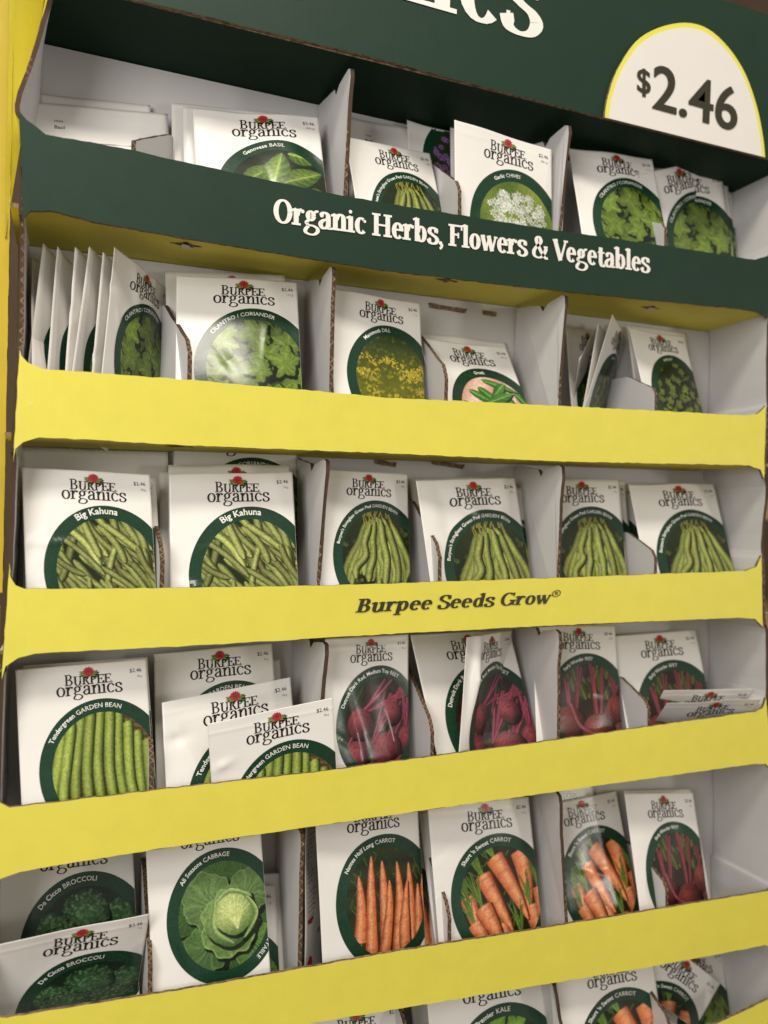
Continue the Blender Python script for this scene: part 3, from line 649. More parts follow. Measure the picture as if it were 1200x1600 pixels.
def art_kahuna(g, r):
    bgfill(g, lambda x, y: shade(srgb(30, 42, 14), 1))
    for i in range(92):
        x, y = inell(r, 1.1); a = math.radians(r.gauss(56, 13) if i % 6 else r.uniform(15, 120)); L = r.uniform(30, 46); b = r.uniform(-4, 4)
        c, s = math.cos(a), math.sin(a); pts = [(x+c*L*u-s*b*(1-(2*u)**2), y+s*L*u+c*b*(1-(2*u)**2)) for u in (-.5, -.25, 0, .25, .5)]
        m = r.uniform(.5, 1.15)*(.75+.25*i/92); pod(g, pts, r.uniform(3.6, 4.8), shade(srgb(184, 190, 112), m), shade(srgb(84, 98, 38), m), rnd=r, n=4)
def art_stringless(g, r):
    bgfill(g, lambda x, y: mixc(srgb(48, 58, 22), srgb(20, 34, 14), (y-30)/50), 4)
    dots(g, 90, lambda r: inell(r, 1.0), lambda r, x, y: shade(srgb(92, 100, 46), r.uniform(.3, 1.2)), lambda r: r.uniform(.8, 2.2), r)
    for i in range(60):
        pass
    disc(g, 84, 90, lambda a: 15, lambda q, a: mixc(srgb(196, 128, 66), srgb(140, 78, 34), .5+.5*math.sin(q*26+a*6)), 8, 40)
    N = 17
    for i in range(N):
        k = (i*7) % N; s = k/(N-1)-.5; x0 = 54+s*24+r.uniform(-1, 1); y0 = 37+abs(s)*12+r.uniform(-1, 3); x1 = 52+s*62; y1 = r.uniform(88, 104)-abs(s)*14; b = r.uniform(-2, 3)
        pod(g, [(x0, y0), (x0+s*16+b, y0+15), (x0+s*24-b, (y0+y1)/2+4), (x1+b*.5, y1-9), (x1-2*s-1.5, y1)], r.uniform(5, 6.2), shade(srgb(170, 178, 92), r.uniform(.65, 1.1)), srgb(62, 76, 26), rnd=r, n=4, taper=.16)
    for i in range(16):
        x, y = r.uniform(40, 68), r.uniform(33, 42); a = r.uniform(-2.6, -.5); g.add(*ribbon([(x, y+4), (x+2*math.cos(a), y), (x+5*math.cos(a), y+5*math.sin(a))], [1.6, 1.1, .4], lambda s, t: mixc(srgb(170, 160, 80), srgb(90, 96, 38), abs(t)), 2))
def art_tendergreen(g, r):
    bgfill(g, lambda x, y: mixc(srgb(128, 104, 66), srgb(84, 66, 40), .5+.5*math.sin(x*.9+y*1.3)), 2.2)
    for i in range(26):
        y = 34+i*3; g.add(*ribbon([(18, y+r.uniform(-2, 2)), (50, y-4+r.uniform(-2, 2)), (88, y+r.uniform(-2, 2))], .6, lambda s, t: srgb(66, 50, 30)))
    xs = [23, 29, 35.5, 42, 48, 54.5, 60, 66, 72, 78]
    for i in (0, 2, 4, 6, 8, 1, 3, 5, 7, 9):
        x = xs[i]; tp = 58-24*math.sin(math.pi*min(1, (i+1.2)/10))+r.uniform(-2, 2); lean = (i-4)*1.1
        pod(g, [(x+2.5, tp-4), (x+3, tp), (x+lean*.4+1, tp+20), (x+lean, tp+40), (x+lean*2+3, 112)], 5.9, srgb(168, 182, 88), srgb(84, 104, 34), rnd=r, n=5, taper=.1, hi=.1)
def art_cilantro(g, r):
    bgfill(g, lambda x, y: srgb(58, 80, 24), 5)
    for i in range(34):
        x, y = inell(r, 1.05); m = r.uniform(.3, .7); lobed(g, x, y, r.uniform(9, 13), r.uniform(0, 6), shade(srgb(118, 142, 56), m), shade(srgb(58, 82, 26), m), r)
    for (x, y, s) in [(30, 52, 12), (76, 52, 12), (24, 74, 11), (80, 78, 13), (40, 98, 13), (66, 100, 13), (52, 44, 13), (60, 60, 12), (34, 66, 14), (72, 64, 13), (50, 82, 16), (26, 90, 12), (74, 92, 12), (55, 72, 10)]:
        m = r.uniform(.62, 1.22); lobed(g, x+r.uniform(-2, 2), y+r.uniform(-2, 2), s*1.12, r.uniform(0, 6), shade(srgb(126, 148, 60), m), shade(srgb(50, 76, 24), m), r)
def art_basil(g, r):
    bgfill(g, lambda x, y: srgb(26, 40, 14), 5)
    for (x, y, a, L, W) in [(60, 36, .2, 22, 14), (30, 60, -.6, 24, 15), (82, 66, 2.6, 26, 16), (24, 80, -.2, 26, 18), (70, 90, -.4, 22, 16), (48, 64, -1.3, 30, 19), (50, 66, .6, 26, 17), (46, 70, 2.7, 26, 17), (52, 86, -.25, 30, 20), (34, 98, -.9, 28, 18), (56, 60, -.35, 28, 16)]:
        m = r.uniform(.8, 1.2); leaf(g, x, y, a, L, W, shade(srgb(150, 172, 78), m), shade(srgb(58, 88, 26), m), rnd=r)
def art_greek(g, r):
    bgfill(g, lambda x, y: mixc(srgb(206, 150, 140), srgb(226, 196, 176), .5+.5*math.sin(x*.2+y*.13)), 4)
    for (x, y, a, L, W) in [(22, 58, .9, 40, 9), (30, 48, .5, 34, 9), (60, 40, 1.2, 34, 8), (74, 46, .9, 26, 8), (34, 96, -.7, 40, 10), (54, 90, -1.1, 38, 9), (66, 86, -.5, 28, 9), (46, 36, .3, 34, 7), (82, 60, 2.2, 34, 8), (28, 74, -.1, 34, 8), (40, 44, .8, 26, 9), (68, 38, 2.4, 24, 8), (26, 66, .4, 30, 9), (58, 52, 1.0, 28, 9), (44, 60, -.4, 32, 9), (80, 76, 3.5, 30, 9)]:
        leaf(g, x, y, a, L, W, srgb(118, 168, 78), srgb(46, 100, 42), rnd=r)
def art_dill(g, r):
    bgfill(g, lambda x, y: mixc(srgb(54, 70, 26), srgb(110, 112, 24), (y-40)/40), 4)
    dots(g, 220, lambda r: inell(r, 1.05), lambda r, x, y: shade(mixc(srgb(70, 92, 38), srgb(150, 146, 34), (y-40)/30), r.uniform(.4, 1.2)), lambda r: r.uniform(.7, 2), r)
    for i in range(34):
        cx, cy = inell(r, 1.0)
        if cy < 52: continue
        for k in range(24):
            a = r.uniform(0, 6.28); q = math.sqrt(r.random())*6.5; x, y, s = cx+q*math.cos(a), cy+q*.45*math.sin(a), r.uniform(.5, 1.0); c = shade(srgb(212, 192, 52), r.uniform(.6, 1.1)); o = len(g.v)
            g.v += [(x-s, y), (x, y-s), (x+s, y), (x, y+s)]; g.c += [c, shade(c, 1.2), shade(c, .7), shade(c, .55)]; g.l += [g.lay]*4; g.f.append((o, o+1, o+2, o+3))
        g.lay += 1
def flowers(g, r, cols, cx, cy, R, n=60):
    for i in range(n):
        a = r.uniform(0, 6.28); q = math.sqrt((i+.5)/n); x, y = cx+R*q*math.cos(a), cy+R*q*.8*math.sin(a); s = r.uniform(2.4, 3.6); m = r.uniform(.72, 1.05); ph = r.uniform(0, 1)
        V = []; Fc = []; C = []
        for k in range(6):
            t = ph+k*math.pi/3; c, d = math.cos(t), math.sin(t); o = len(V)
            V += [(x, y), (x+c*s*.55-d*s*.22, y+d*s*.55+c*s*.22), (x+c*s, y+d*s), (x+c*s*.55+d*s*.22, y+d*s*.55-c*s*.22)]
            C += [shade(cols[1], m), shade(cols[0], m), shade(cols[0], m*1.1), shade(cols[0], m*.8)]; Fc.append((o, o+1, o+2, o+3))
        g.add(V, Fc, C)
def art_chives(g, r):
    bgfill(g, lambda x, y: mixc(srgb(140, 156, 60), srgb(86, 110, 40), .5+.5*math.sin(x*.11)*math.cos(y*.09)), 4)
    for i in range(12): x = r.uniform(30, 80); g.add(*ribbon([(x, 70), (x+r.uniform(-8, 8), 90), (x+r.uniform(-12, 12), 115)], 1.2, lambda s, t: srgb(80, 112, 40)))
    flowers(g, r, (srgb(236, 234, 236), srgb(150, 170, 100)), 53, 62, 27, 130)
def art_purple(g, r):
    bgfill(g, lambda x, y: srgb(46, 60, 34), 5); flowers(g, r, (srgb(168, 122, 188), srgb(84, 50, 110)), 53, 68, 34, 110)
def art_parsley(g, r):
    bgfill(g, lambda x, y: srgb(34, 46, 14), 5)
    for i in range(60):
        x, y = inell(r, 1.0); lobed(g, x, y, r.uniform(4, 6.5), r.uniform(0, 6), shade(srgb(116, 130, 50), r.uniform(.6, 1.1)), srgb(48, 62, 18), r)
def stalks(g, r, x0, y0, x1, y1, n, cl, cd, w=1.8, spread=6):
    for i in range(n):
        a, b = r.uniform(-1, 1), r.uniform(-1, 1)
        g.add(*ribbon([(x0+a, y0), ((x0+x1)/2+b*spread*.5, (y0+y1)/2+a), (x1+b*spread, y1+a*2)], [w*1.1, w, w*.8], lambda s, t, m=r.uniform(.7, 1.2): shade(mixc(cl, cd, abs(t)), m), 4))
def art_redbeet(g, r):
    bgfill(g, lambda x, y: mixc(srgb(52, 36, 26), srgb(92, 72, 58), (y-60)/50), 4)
    for i in range(14): x, y = inell(r, .95); leaf(g, x, y*.8, r.uniform(-2.2, 0), 18, 9, srgb(66, 78, 36), srgb(28, 34, 18), rnd=r)
    P = srgb(184, 84, 112); Q = srgb(92, 22, 46)
    for (x0, y0, x1, y1) in [(60, 60, 84, 40), (38, 58, 66, 34), (38, 60, 84, 46), (80, 86, 86, 50), (60, 88, 80, 54), (46, 84, 66, 46)]: stalks(g, r, x0, y0, x1, y1, 6, P, Q, 2.0, 9)
    for (x, y, s) in [(66, 62, 9), (34, 68, 12), (82, 84, 11), (31, 92, 11.5), (60, 90, 14), (44, 112, 11), (76, 106, 10)]: beet(g, x, y, s, srgb(142, 66, 74), srgb(58, 18, 30), r)
    for q in ([(26, 78), (21, 90), (24, 104)], [(62, 76), (58, 88), (64, 96)], [(54, 108), (46, 114), (40, 118)]): g.add(*ribbon(catmull(q, 5), [2.4-.2*k for k in range(11)], lambda s, t: mixc(srgb(168, 100, 104), srgb(80, 30, 40), abs(t)), 3))
def art_earlybeet(g, r):
    bgfill(g, lambda x, y: mixc(srgb(44, 32, 22), srgb(70, 44, 34), (y-60)/50), 5)
    for i in range(18): x, y = inell(r, .9); leaf(g, x, 20+y*.45, r.uniform(-2.4, -.7), 20, 9, srgb(104, 110, 48), srgb(50, 50, 26), rnd=r)
    P = srgb(160, 70, 82); Q = srgb(76, 20, 34)
    for (x0, y0, x1, y1) in [(34, 80, 30, 46), (38, 80, 44, 36), (58, 82, 56, 34), (62, 82, 66, 36), (80, 72, 76, 44), (56, 90, 84, 50)]: stalks(g, r, x0, y0, x1, y1, 4, P, Q, 2.6, 2.5)
    for (x, y, s) in [(80, 72, 12), (84, 94, 12), (32, 82, 15), (60, 90, 16), (40, 108, 12)]: beet(g, x, y, s, srgb(124, 60, 54), srgb(54, 20, 22), r)
    g.add(*ribbon(catmull([(34, 66), (42, 84), (58, 92)], 6), 3.2, lambda s, t: mixc(srgb(176, 96, 100), srgb(90, 30, 44), abs(t)), 3))
def art_nantes(g, r):
    bgfill(g, lambda x, y: mixc(srgb(30, 42, 22), srgb(52, 66, 34), .5+.5*math.sin(y*.4)), 5)
    for i in range(40): x, y = inell(r, 1.0); g.add(*ribbon([(x, y), (x+r.uniform(-4, 4), y-5), (x+r.uniform(-6, 6), y-10)], .8, lambda s, t: shade(srgb(80, 110, 44), .8)))
    for (x0, y0, x1, y1) in [(28, 94, 31, 50), (82, 100, 84, 56), (72, 104, 72, 46), (50, 98, 50, 42), (37, 104, 42, 38), (60, 106, 62, 44), (46, 110, 55, 56), (78, 112, 79, 62), (67, 114, 70, 58)]: carrot(g, x0, y0, x1, y1, 10.5, r, 9, 7)
def art_sweet(g, r):
    bgfill(g, lambda x, y: mixc(srgb(40, 54, 26), srgb(24, 34, 16), .5), 5)
    for i in range(30): x, y = inell(r, 1.0); g.add(*ribbon([(x, y), (x+r.uniform(-4, 4), y-5), (x+r.uniform(-6, 6), y-10)], .8, lambda s, t: shade(srgb(92, 120, 54), .8)))
    for (x0, y0, x1, y1, w) in [(24, 66, 36, 100, 11), (70, 38, 72, 82, 14), (26, 70, 40, 104, 10), (50, 88, 56, 116, 11), (76, 78, 82, 112, 12), (38, 52, 58, 90, 12), (28, 84, 40, 116, 12), (48, 40, 72, 84, 13), (66, 96, 68, 118, 10), (36, 74, 50, 108, 13), (84, 66, 86, 98, 9)]: carrot(g, x0, y0, x1+1, y1+4, w*1.12, r, 24, 11)
def art_cabbage(g, r):
    bgfill(g, lambda x, y: srgb(38, 62, 28), 5)
    def cleaf(x, y, R, a0, sx, cl, cd):
        ph = r.uniform(0, 6)
        def rf(a): return R*(1+.05*math.sin(7*a+ph)+.03*math.sin(13*a))*(1 if sx == 1 else (sx+(1-sx)*abs(math.cos(a-a0))))
        def cf(q, a):
            v = abs(math.cos((a-a0)*3.5+.35*math.sin(q*7)))**26; w_ = .5+.5*math.sin(a*23+q*5+ph)*math.sin(q*17+a*3)
            c = mixc(mixc(shade(cl, 1.2), cl, q), cd, .15+.30*w_-.45*v+.55*max(0, .45-q)+.25*(.5+.5*math.cos(a-1.2)))
            return mixc(c, shade(cl, 1.5), .6) if q > .93 else c
        disc(g, x+1.4, y+1.6, lambda a: rf(a)*1.03, lambda q, a: srgb(14, 26, 12), 1, 40); disc(g, x, y, rf, cf, 13, 110)
        for k in range(7):
            a = a0+(k-3)*.42; g.add(*ribbon([(x-math.cos(a0)*R*.5, y-math.sin(a0)*R*.5), (x+math.cos(a)*R*.4, y+math.sin(a)*R*.4), (x+math.cos(a)*R*.85, y+math.sin(a)*R*.85)], [.6, .4, .15], lambda s, t: shade(cl, 1.25)))
    L, D = srgb(112, 140, 82), srgb(42, 72, 38)
    for a in range(0, 360, 36): cleaf(53+27*math.cos(math.radians(a+10)), 70+30*math.sin(math.radians(a+10)), 17, math.radians(a), .75, shade(srgb(74, 108, 50), r.uniform(.6, 1.1)), D)
    cleaf(40, 88, 20, 2.3, .8, shade(srgb(96, 128, 70), .95), D); cleaf(72, 94, 19, 1.0, .8, srgb(104, 140, 66), D)
    cleaf(43, 60, 22, -2.3, .8, L, D); cleaf(70, 58, 19, -.8, .8, shade(L, .95), D)
    cleaf(56, 76, 23, 1.6, .9, srgb(132, 158, 92), srgb(60, 96, 46))
    def head(cx, cy, R, cl, cd, hx, hy, n=9):
        disc(g, cx+1.5, cy+2, lambda a: R*1.04*(1+.03*math.sin(5*a)), lambda q, a: srgb(26, 44, 18), 1, 40)
        def cf(q, a):
            px, py = q*math.cos(a), q*math.sin(a); d = math.hypot(px-hx, py-hy); w = .5+.5*math.sin(px*22+3*math.sin(py*9))*math.sin(py*16+2*math.sin(px*8))
            return mixc(shade(cl, 1.15), cd, min(1, d**1.5*.62)+.20*w)
        disc(g, cx, cy, lambda a: R*(1+.03*math.sin(5*a)+.012*math.sin(17*a)), cf, 14, 70)
        for k in range(n):
            a = -math.pi/2+(k-(n-1)/2)*.30; q = [(cx+R*.1, cy+R*.75), (cx+R*.42*math.cos(a), cy+R*.1+R*.3*math.sin(a)), (cx+R*.88*math.cos(a), cy+R*.88*math.sin(a))]
            g.add(*ribbon(catmull(q, 5), [.8-.05*j for j in range(11)], lambda s, t: shade(cl, 1.2)))
    head(57, 73, 18.5, srgb(150, 172, 106), srgb(70, 104, 52), -.2, -.3)
    head(60, 70, 14.5, srgb(196, 206, 136), srgb(104, 134, 66), -.25, -.3)
    for (x0, y0, x1, y1, x2, y2) in [(46, 58, 44, 78, 58, 90), (66, 56, 76, 72, 66, 88), (47, 60, 58, 54, 72, 60)]:
        g.add(*ribbon(catmull([(x0, y0), (x1, y1), (x2, y2)], 8), [1+2.2*math.sin(math.pi*j/16) for j in range(17)], lambda s, t: mixc(srgb(176, 196, 128), srgb(88, 124, 60), .5+.5*t), 3))
def art_broccoli(g, r):
    bgfill(g, lambda x, y: srgb(22, 44, 26), 5)
    for i in range(9): x, y = inell(r, .9); leaf(g, x, y, r.uniform(0, 6), 18, 9, srgb(70, 92, 44), srgb(32, 56, 28), rnd=r)
    for (cx, cy, R) in [(30, 56, 10), (74, 56, 13), (28, 84, 11), (80, 84, 12), (52, 100, 13), (52, 50, 15), (40, 68, 16), (66, 74, 16), (48, 86, 13)]:
        disc(g, cx+1, cy+2, lambda a: R*1.03*(1+.05*math.sin(7*a)), lambda q, a: srgb(10, 26, 14), 1, 26)
        disc(g, cx, cy, lambda a: R*(1+.05*math.sin(7*a)), lambda q, a: mixc(srgb(70, 108, 66), srgb(24, 56, 34), q), 3, 26)
        dots(g, int(R*R*.9), lambda r: (lambda a, q: (cx+R*q*math.cos(a), cy+R*q*math.sin(a)))(r.uniform(0, 6.3), math.sqrt(r.random())), lambda r, x, y: shade(srgb(96, 136, 90), r.uniform(.35, 1.15)*(1.15-.5*math.hypot(x-cx+3, y-cy+4)/R)), lambda r: r.uniform(.6, 1.3), r)
def art_kale(g, r):
    bgfill(g, lambda x, y: srgb(70, 104, 30), 5)
    for i in range(26): x, y = inell(r, .95); lobed(g, x, y, r.uniform(8, 13), r.uniform(0, 6), shade(srgb(130, 172, 62), r.uniform(.8, 1.15)), srgb(62, 104, 30), r)
ARTS = dict(kahuna=art_kahuna, stringless=art_stringless, tendergreen=art_tendergreen, cilantro=art_cilantro, basil=art_basil, greek=art_greek, dill=art_dill, chives=art_chives, purple=art_purple, parsley=art_parsley, redbeet=art_redbeet, earlybeet=art_earlybeet, nantes=art_nantes, sweet=art_sweet, cabbage=art_cabbage, broccoli=art_broccoli, kale=art_kale)
# title: pieces (text, bold?), cap height mm, centre along the arc in degrees from the top (negative = left)
TITLES = dict(kahuna=([('Big Kahuna', 1)], 4.6, -10, '18 g'), stringless=([("Burpee's Stringless Green Pod", 1), (' GARDEN BEAN', 0)], 2.75, -24, '18 g'), tendergreen=([('Tendergreen', 1), (' GARDEN BEAN', 0)], 3.2, -22, '18 g'),
 cilantro=([('CILANTRO / CORIANDER', 0)], 3.1, -16, '2.1 g'), basil=([('Genovese ', 1), ('BASIL', 0)], 3.1, -14, '250 mg'), greek=([('Greek', 1)], 3.0, -8, '100 mg'), dill=([('Mammoth ', 1), ('DILL', 0)], 3.2, -20, '1 g'),
 chives=([('Garlic ', 1), ('CHIVES', 0)], 2.8, -14, '500 mg'), purple=([('Purple', 1)], 3, -20, '1 g'), parsley=([('PARSLEY', 0)], 2.6, -10, '1 g'), redbeet=([('Detroit Dark Red, Medium Top', 1), (' BEET', 0)], 3.2, -20, '4.5 g'),
 earlybeet=([('Early Wonder', 1), (' BEET', 0)], 2.8, -16, '4.5 g'), nantes=([('Nantes Half Long ', 1), ('CARROT', 0)], 3.0, -22, '2 g'), sweet=([("Short 'n Sweet ", 1), ('CARROT', 0)], 3.2, -18, '2.3 g'), cabbage=([('All Seasons ', 1), ('CABBAGE', 0)], 3.2, -22, '1 g'),
 broccoli=([('De Cicco ', 1), ('BROCCOLI', 0)], 3.2, -20, '1 g'), kale=([('Premier ', 1), ('KALE', 0)], 3.4, -14, '1 g'))
WHITE_INK = srgb(236, 233, 226); BLACK_INK = srgb(34, 28, 26); GREEN_INK = srgb(22, 56, 38)
_arccache = {}
def ellipse_table(rx, ry):
    if (rx, ry) in _arccache: return _arccache[(rx, ry)]
    a = np.radians(np.linspace(-200, 200, 801)); x = EC[0]+rx*np.sin(a); y = EC[1]-ry*np.cos(a); s = np.concatenate([[0], np.cumsum(np.hypot(np.diff(x), np.diff(y)))]); s -= np.interp(0, a, s)
    _arccache[(rx, ry)] = (a, s); return a, s
def arc_text(g, pieces, cap, cdeg, col=WHITE_INK):
    rx, ry = IR[0]+2.7, IR[1]+2.7; a, s = ellipse_table(rx, ry)
    tot = 0; L = []
    for txt, b in pieces:
        V, Fc, w = bf(txt.strip(), .018 if b else 0.0)
        if txt.startswith(' '): tot += .45*cap
        L.append((V, Fc, tot)); tot += w*cap*.98+(.45*cap if txt.endswith(' ') else 0)
    s0 = np.interp(math.radians(cdeg), a, s)-tot/2
    for V, Fc, off in L:
        if not len(V): continue
        ss = s0+off+V[:, 0]*cap*.98; aa = np.interp(ss, s, a)
        nx, ny = np.sin(aa)/rx, -np.cos(aa)/ry; nl = np.hypot(nx, ny); nx /= nl; ny /= nl
        X = EC[0]+rx*np.sin(aa)+nx*V[:, 1]*cap; Y = EC[1]-ry*np.cos(aa)+ny*V[:, 1]*cap
        lay = g.lay; g.add(list(zip(X, Y)), Fc, [col]*len(V)); g.lay = lay
    g.lay += 1
def flat_text(g, txt, x, y, cap, bold=0, right=False, col=BLACK_INK, rot=0):
    V, Fc, w = bf(txt, bold)
    if not len(V): return
    x0 = x-w*cap if right else x; g.add([(x0+p[0]*cap, y-p[1]*cap) for p in V], Fc, [col]*len(V))
def els_to(g, els, x, y, sc, col):
    base = g.lay; mx = 0
    for V, Fc, k in els:
        g.lay = base+k; g.add([(x+p[0]*sc, y-p[1]*sc) for p in V], Fc, [col]*len(V)); mx = max(mx, k)
    g.lay = base+mx+1
_common = {}
def common():
    if _common: return _common
    r = random.Random(3)
    g = G2(); e, w = serif_text('BURPEE.', .27, .12, -.02, caps=[1.22, 1, 1, 1, 1, 1, 1]); sc = 31.5/w; els_to(g, e, 45.5-w*sc/2, 13.6, sc, BLACK_INK)
    e, w = serif_text('organics', .215, .10, -.03); sc = 41.5/w; els_to(g, e, 45-w*sc/2, 20.4, sc*1.03, BLACK_INK); _common['brand'] = clipped(g, RECT)
    g = G2()
    for a, L in [(-.3, 8), (-.05, 7.5), (.3, 6), (3.45, 8), (3.2, 7.5), (2.85, 6)]: leaf(g, 45.5, 6.8, a, L*.82, 2.0, srgb(120, 150, 60), srgb(50, 84, 34), rnd=r)
    for ring, n, R in [(0, 13, 3.9), (1, 11, 3.1), (2, 8, 2.1)]:
        for k in range(n):
            a = 2*math.pi*k/n+ring*.3; c, d = math.cos(a), math.sin(a); x, y = 45.5, 5.2
            g.add([(x, y), (x+c*R*.6-d*R*.26, y+(d*R*.6+c*R*.26)*.9), (x+c*R, y+d*R*.9), (x+c*R*.6+d*R*.26, y+(d*R*.6-c*R*.26)*.9)], [(0, 1, 2, 3)], [srgb(110, 20, 34), srgb(190, 40, 56), srgb(206, 60, 72), srgb(150, 28, 44)])
    disc(g, 45.5, 5.2, lambda a: 1.0, lambda q, a: srgb(110, 60, 30), 1, 8); _common['emblem'] = clipped(g, RECT)
    g = G2(); n = 128; V = []; C = []; Fc = []; nr = 6
    for i in range(nr+1):
        f = i/nr
        for k in range(n):
            a = 2*math.pi*k/n; V.append((EC[0]+(IR[0]-.5+(ER[0]-IR[0]+.5)*f)*math.cos(a), EC[1]+(IR[1]-.5+(ER[1]-IR[1]+.5)*f)*math.sin(a))); C.append(GREEN_INK)
    for i in range(nr):
        for k in range(n): a0 = i*n+k; b0 = i*n+(k+1) % n; Fc.append((a0, b0, b0+n, a0+n))
    g.add(V, Fc, C); _common['oval'] = clipped(g, RECT)
    g = G2(); r = random.Random(5)
    flat_text(g, 'HERB', 14, 14, 1.6, col=srgb(90, 84, 84)); flat_text(g, 'Basil', 14, 19, 2.6, .02, col=srgb(50, 46, 46))
    for k in range(22): 
        y = 28+k*3; g.add([(12, y), (12+r.uniform(44, 60), y), (12+50, y+.9), (12, y+.9)], [(0, 1, 2, 3)], [srgb(150, 145, 142)]*4)
    _common['back'] = clipped(g, RECT)
    g = G2()
    WORDS = ['Carrot seeds to sow', 'outdoors in spring', 'in loose, fine soil', 'and thin seedlings', 'SOW in full sun', 'free of stones', 'water often', 'Height: 10-12"', 'from seeds 3" apart', 'days to harvest 70', 'mature roots', 'orange']
    for k in range(18): flat_text(g, WORDS[k % 12], 8, 12+k*3.6, 1.9, .01 if k % 5 == 0 else 0, col=srgb(84, 74, 84))
    g.add([(6, 74), (22, 74), (22, 116), (6, 116)], [(0, 1, 2, 3)], [srgb(176, 28, 46)]*4); flat_text(g, 'USDA', 30, 90, 3, .02, col=srgb(60, 110, 50))
    _common['textback'] = clipped(g, RECT)
    return _common
RX0, RY0, RST = 18.5, 31.5, .2           # picture raster: origin and step in mm
RNX, RNY = int((PW-RX0)/RST)+2, int((PH-RY0-9)/RST)+4
def raster(g):
    """paint the elements of a drawing, in order, on a fine grid of colours (they become vertex colours)"""
    img = np.zeros((RNY, RNX, 3))
    for f in g.f:
        P = np.array([g.v[i] for i in f]); C = np.array([g.c[i][:3] for i in f])
        P = (P-np.array([RX0, RY0]))/RST
        for k in range(1, len(f)-1):
            p = P[[0, k, k+1]]; c = C[[0, k, k+1]]
            x0, y0 = np.floor(p.min(0)).astype(int); x1, y1 = np.ceil(p.max(0)).astype(int)
            x0 = max(x0, 0); y0 = max(y0, 0); x1 = min(x1, RNX-1); y1 = min(y1, RNY-1)
            if x1 < x0 or y1 < y0: continue
            d = (p[1][0]-p[0][0])*(p[2][1]-p[0][1])-(p[2][0]-p[0][0])*(p[1][1]-p[0][1])
            if abs(d) < 1e-9: continue
            X, Y = np.meshgrid(np.arange(x0, x1+1), np.arange(y0, y1+1))
            b = ((X-p[0][0])*(p[2][1]-p[0][1])-(p[2][0]-p[0][0])*(Y-p[0][1]))/d
            e = ((p[1][0]-p[0][0])*(Y-p[0][1])-(X-p[0][0])*(p[1][1]-p[0][1]))/d
            a = 1-b-e; m = (a >= -.02) & (b >= -.02) & (e >= -.02)
            if m.any(): img[Y[m], X[m]] = a[m][:, None]*c[0]+b[m][:, None]*c[1]+e[m][:, None]*c[2]
    # slight lens softness of the printed photograph
    k = img.copy()
    for ax in (0, 1): k = (np.roll(k, 1, ax)+2*k+np.roll(k, -1, ax))/4
    g_ = k.mean(2, keepdims=True); k = g_+(k-g_)*.94
    return np.clip(k**1.12*1.02, 0, 1)
_art = {}
def art(variety):
    if variety in _art: return _art[variety]
    r = random.Random(hash(variety.encode().hex()) % 1000 if False else sum(map(ord, variety)))
    g = G2(); ARTS[variety](g, r)
    pic = raster(g)
    pieces, cap, cd, wt = TITLES[variety]
    t = G2(); arc_text(t, pieces, cap, cd); 
    if variety == 'cabbage': arc_text(t, [('VEGETABLE', 0)], 3.2, 128)
    t = clipped(t, RECT)
    p = G2(); flat_text(p, '$2.46', 80.5, 8.2, 2.7, right=True); flat_text(p, wt, 80.5, 11.8, 1.5, right=True, col=srgb(110, 104, 100)); p = clipped(p, RECT)
    _art[variety] = dict(pic=pic, title=t, price=p); return _art[variety]

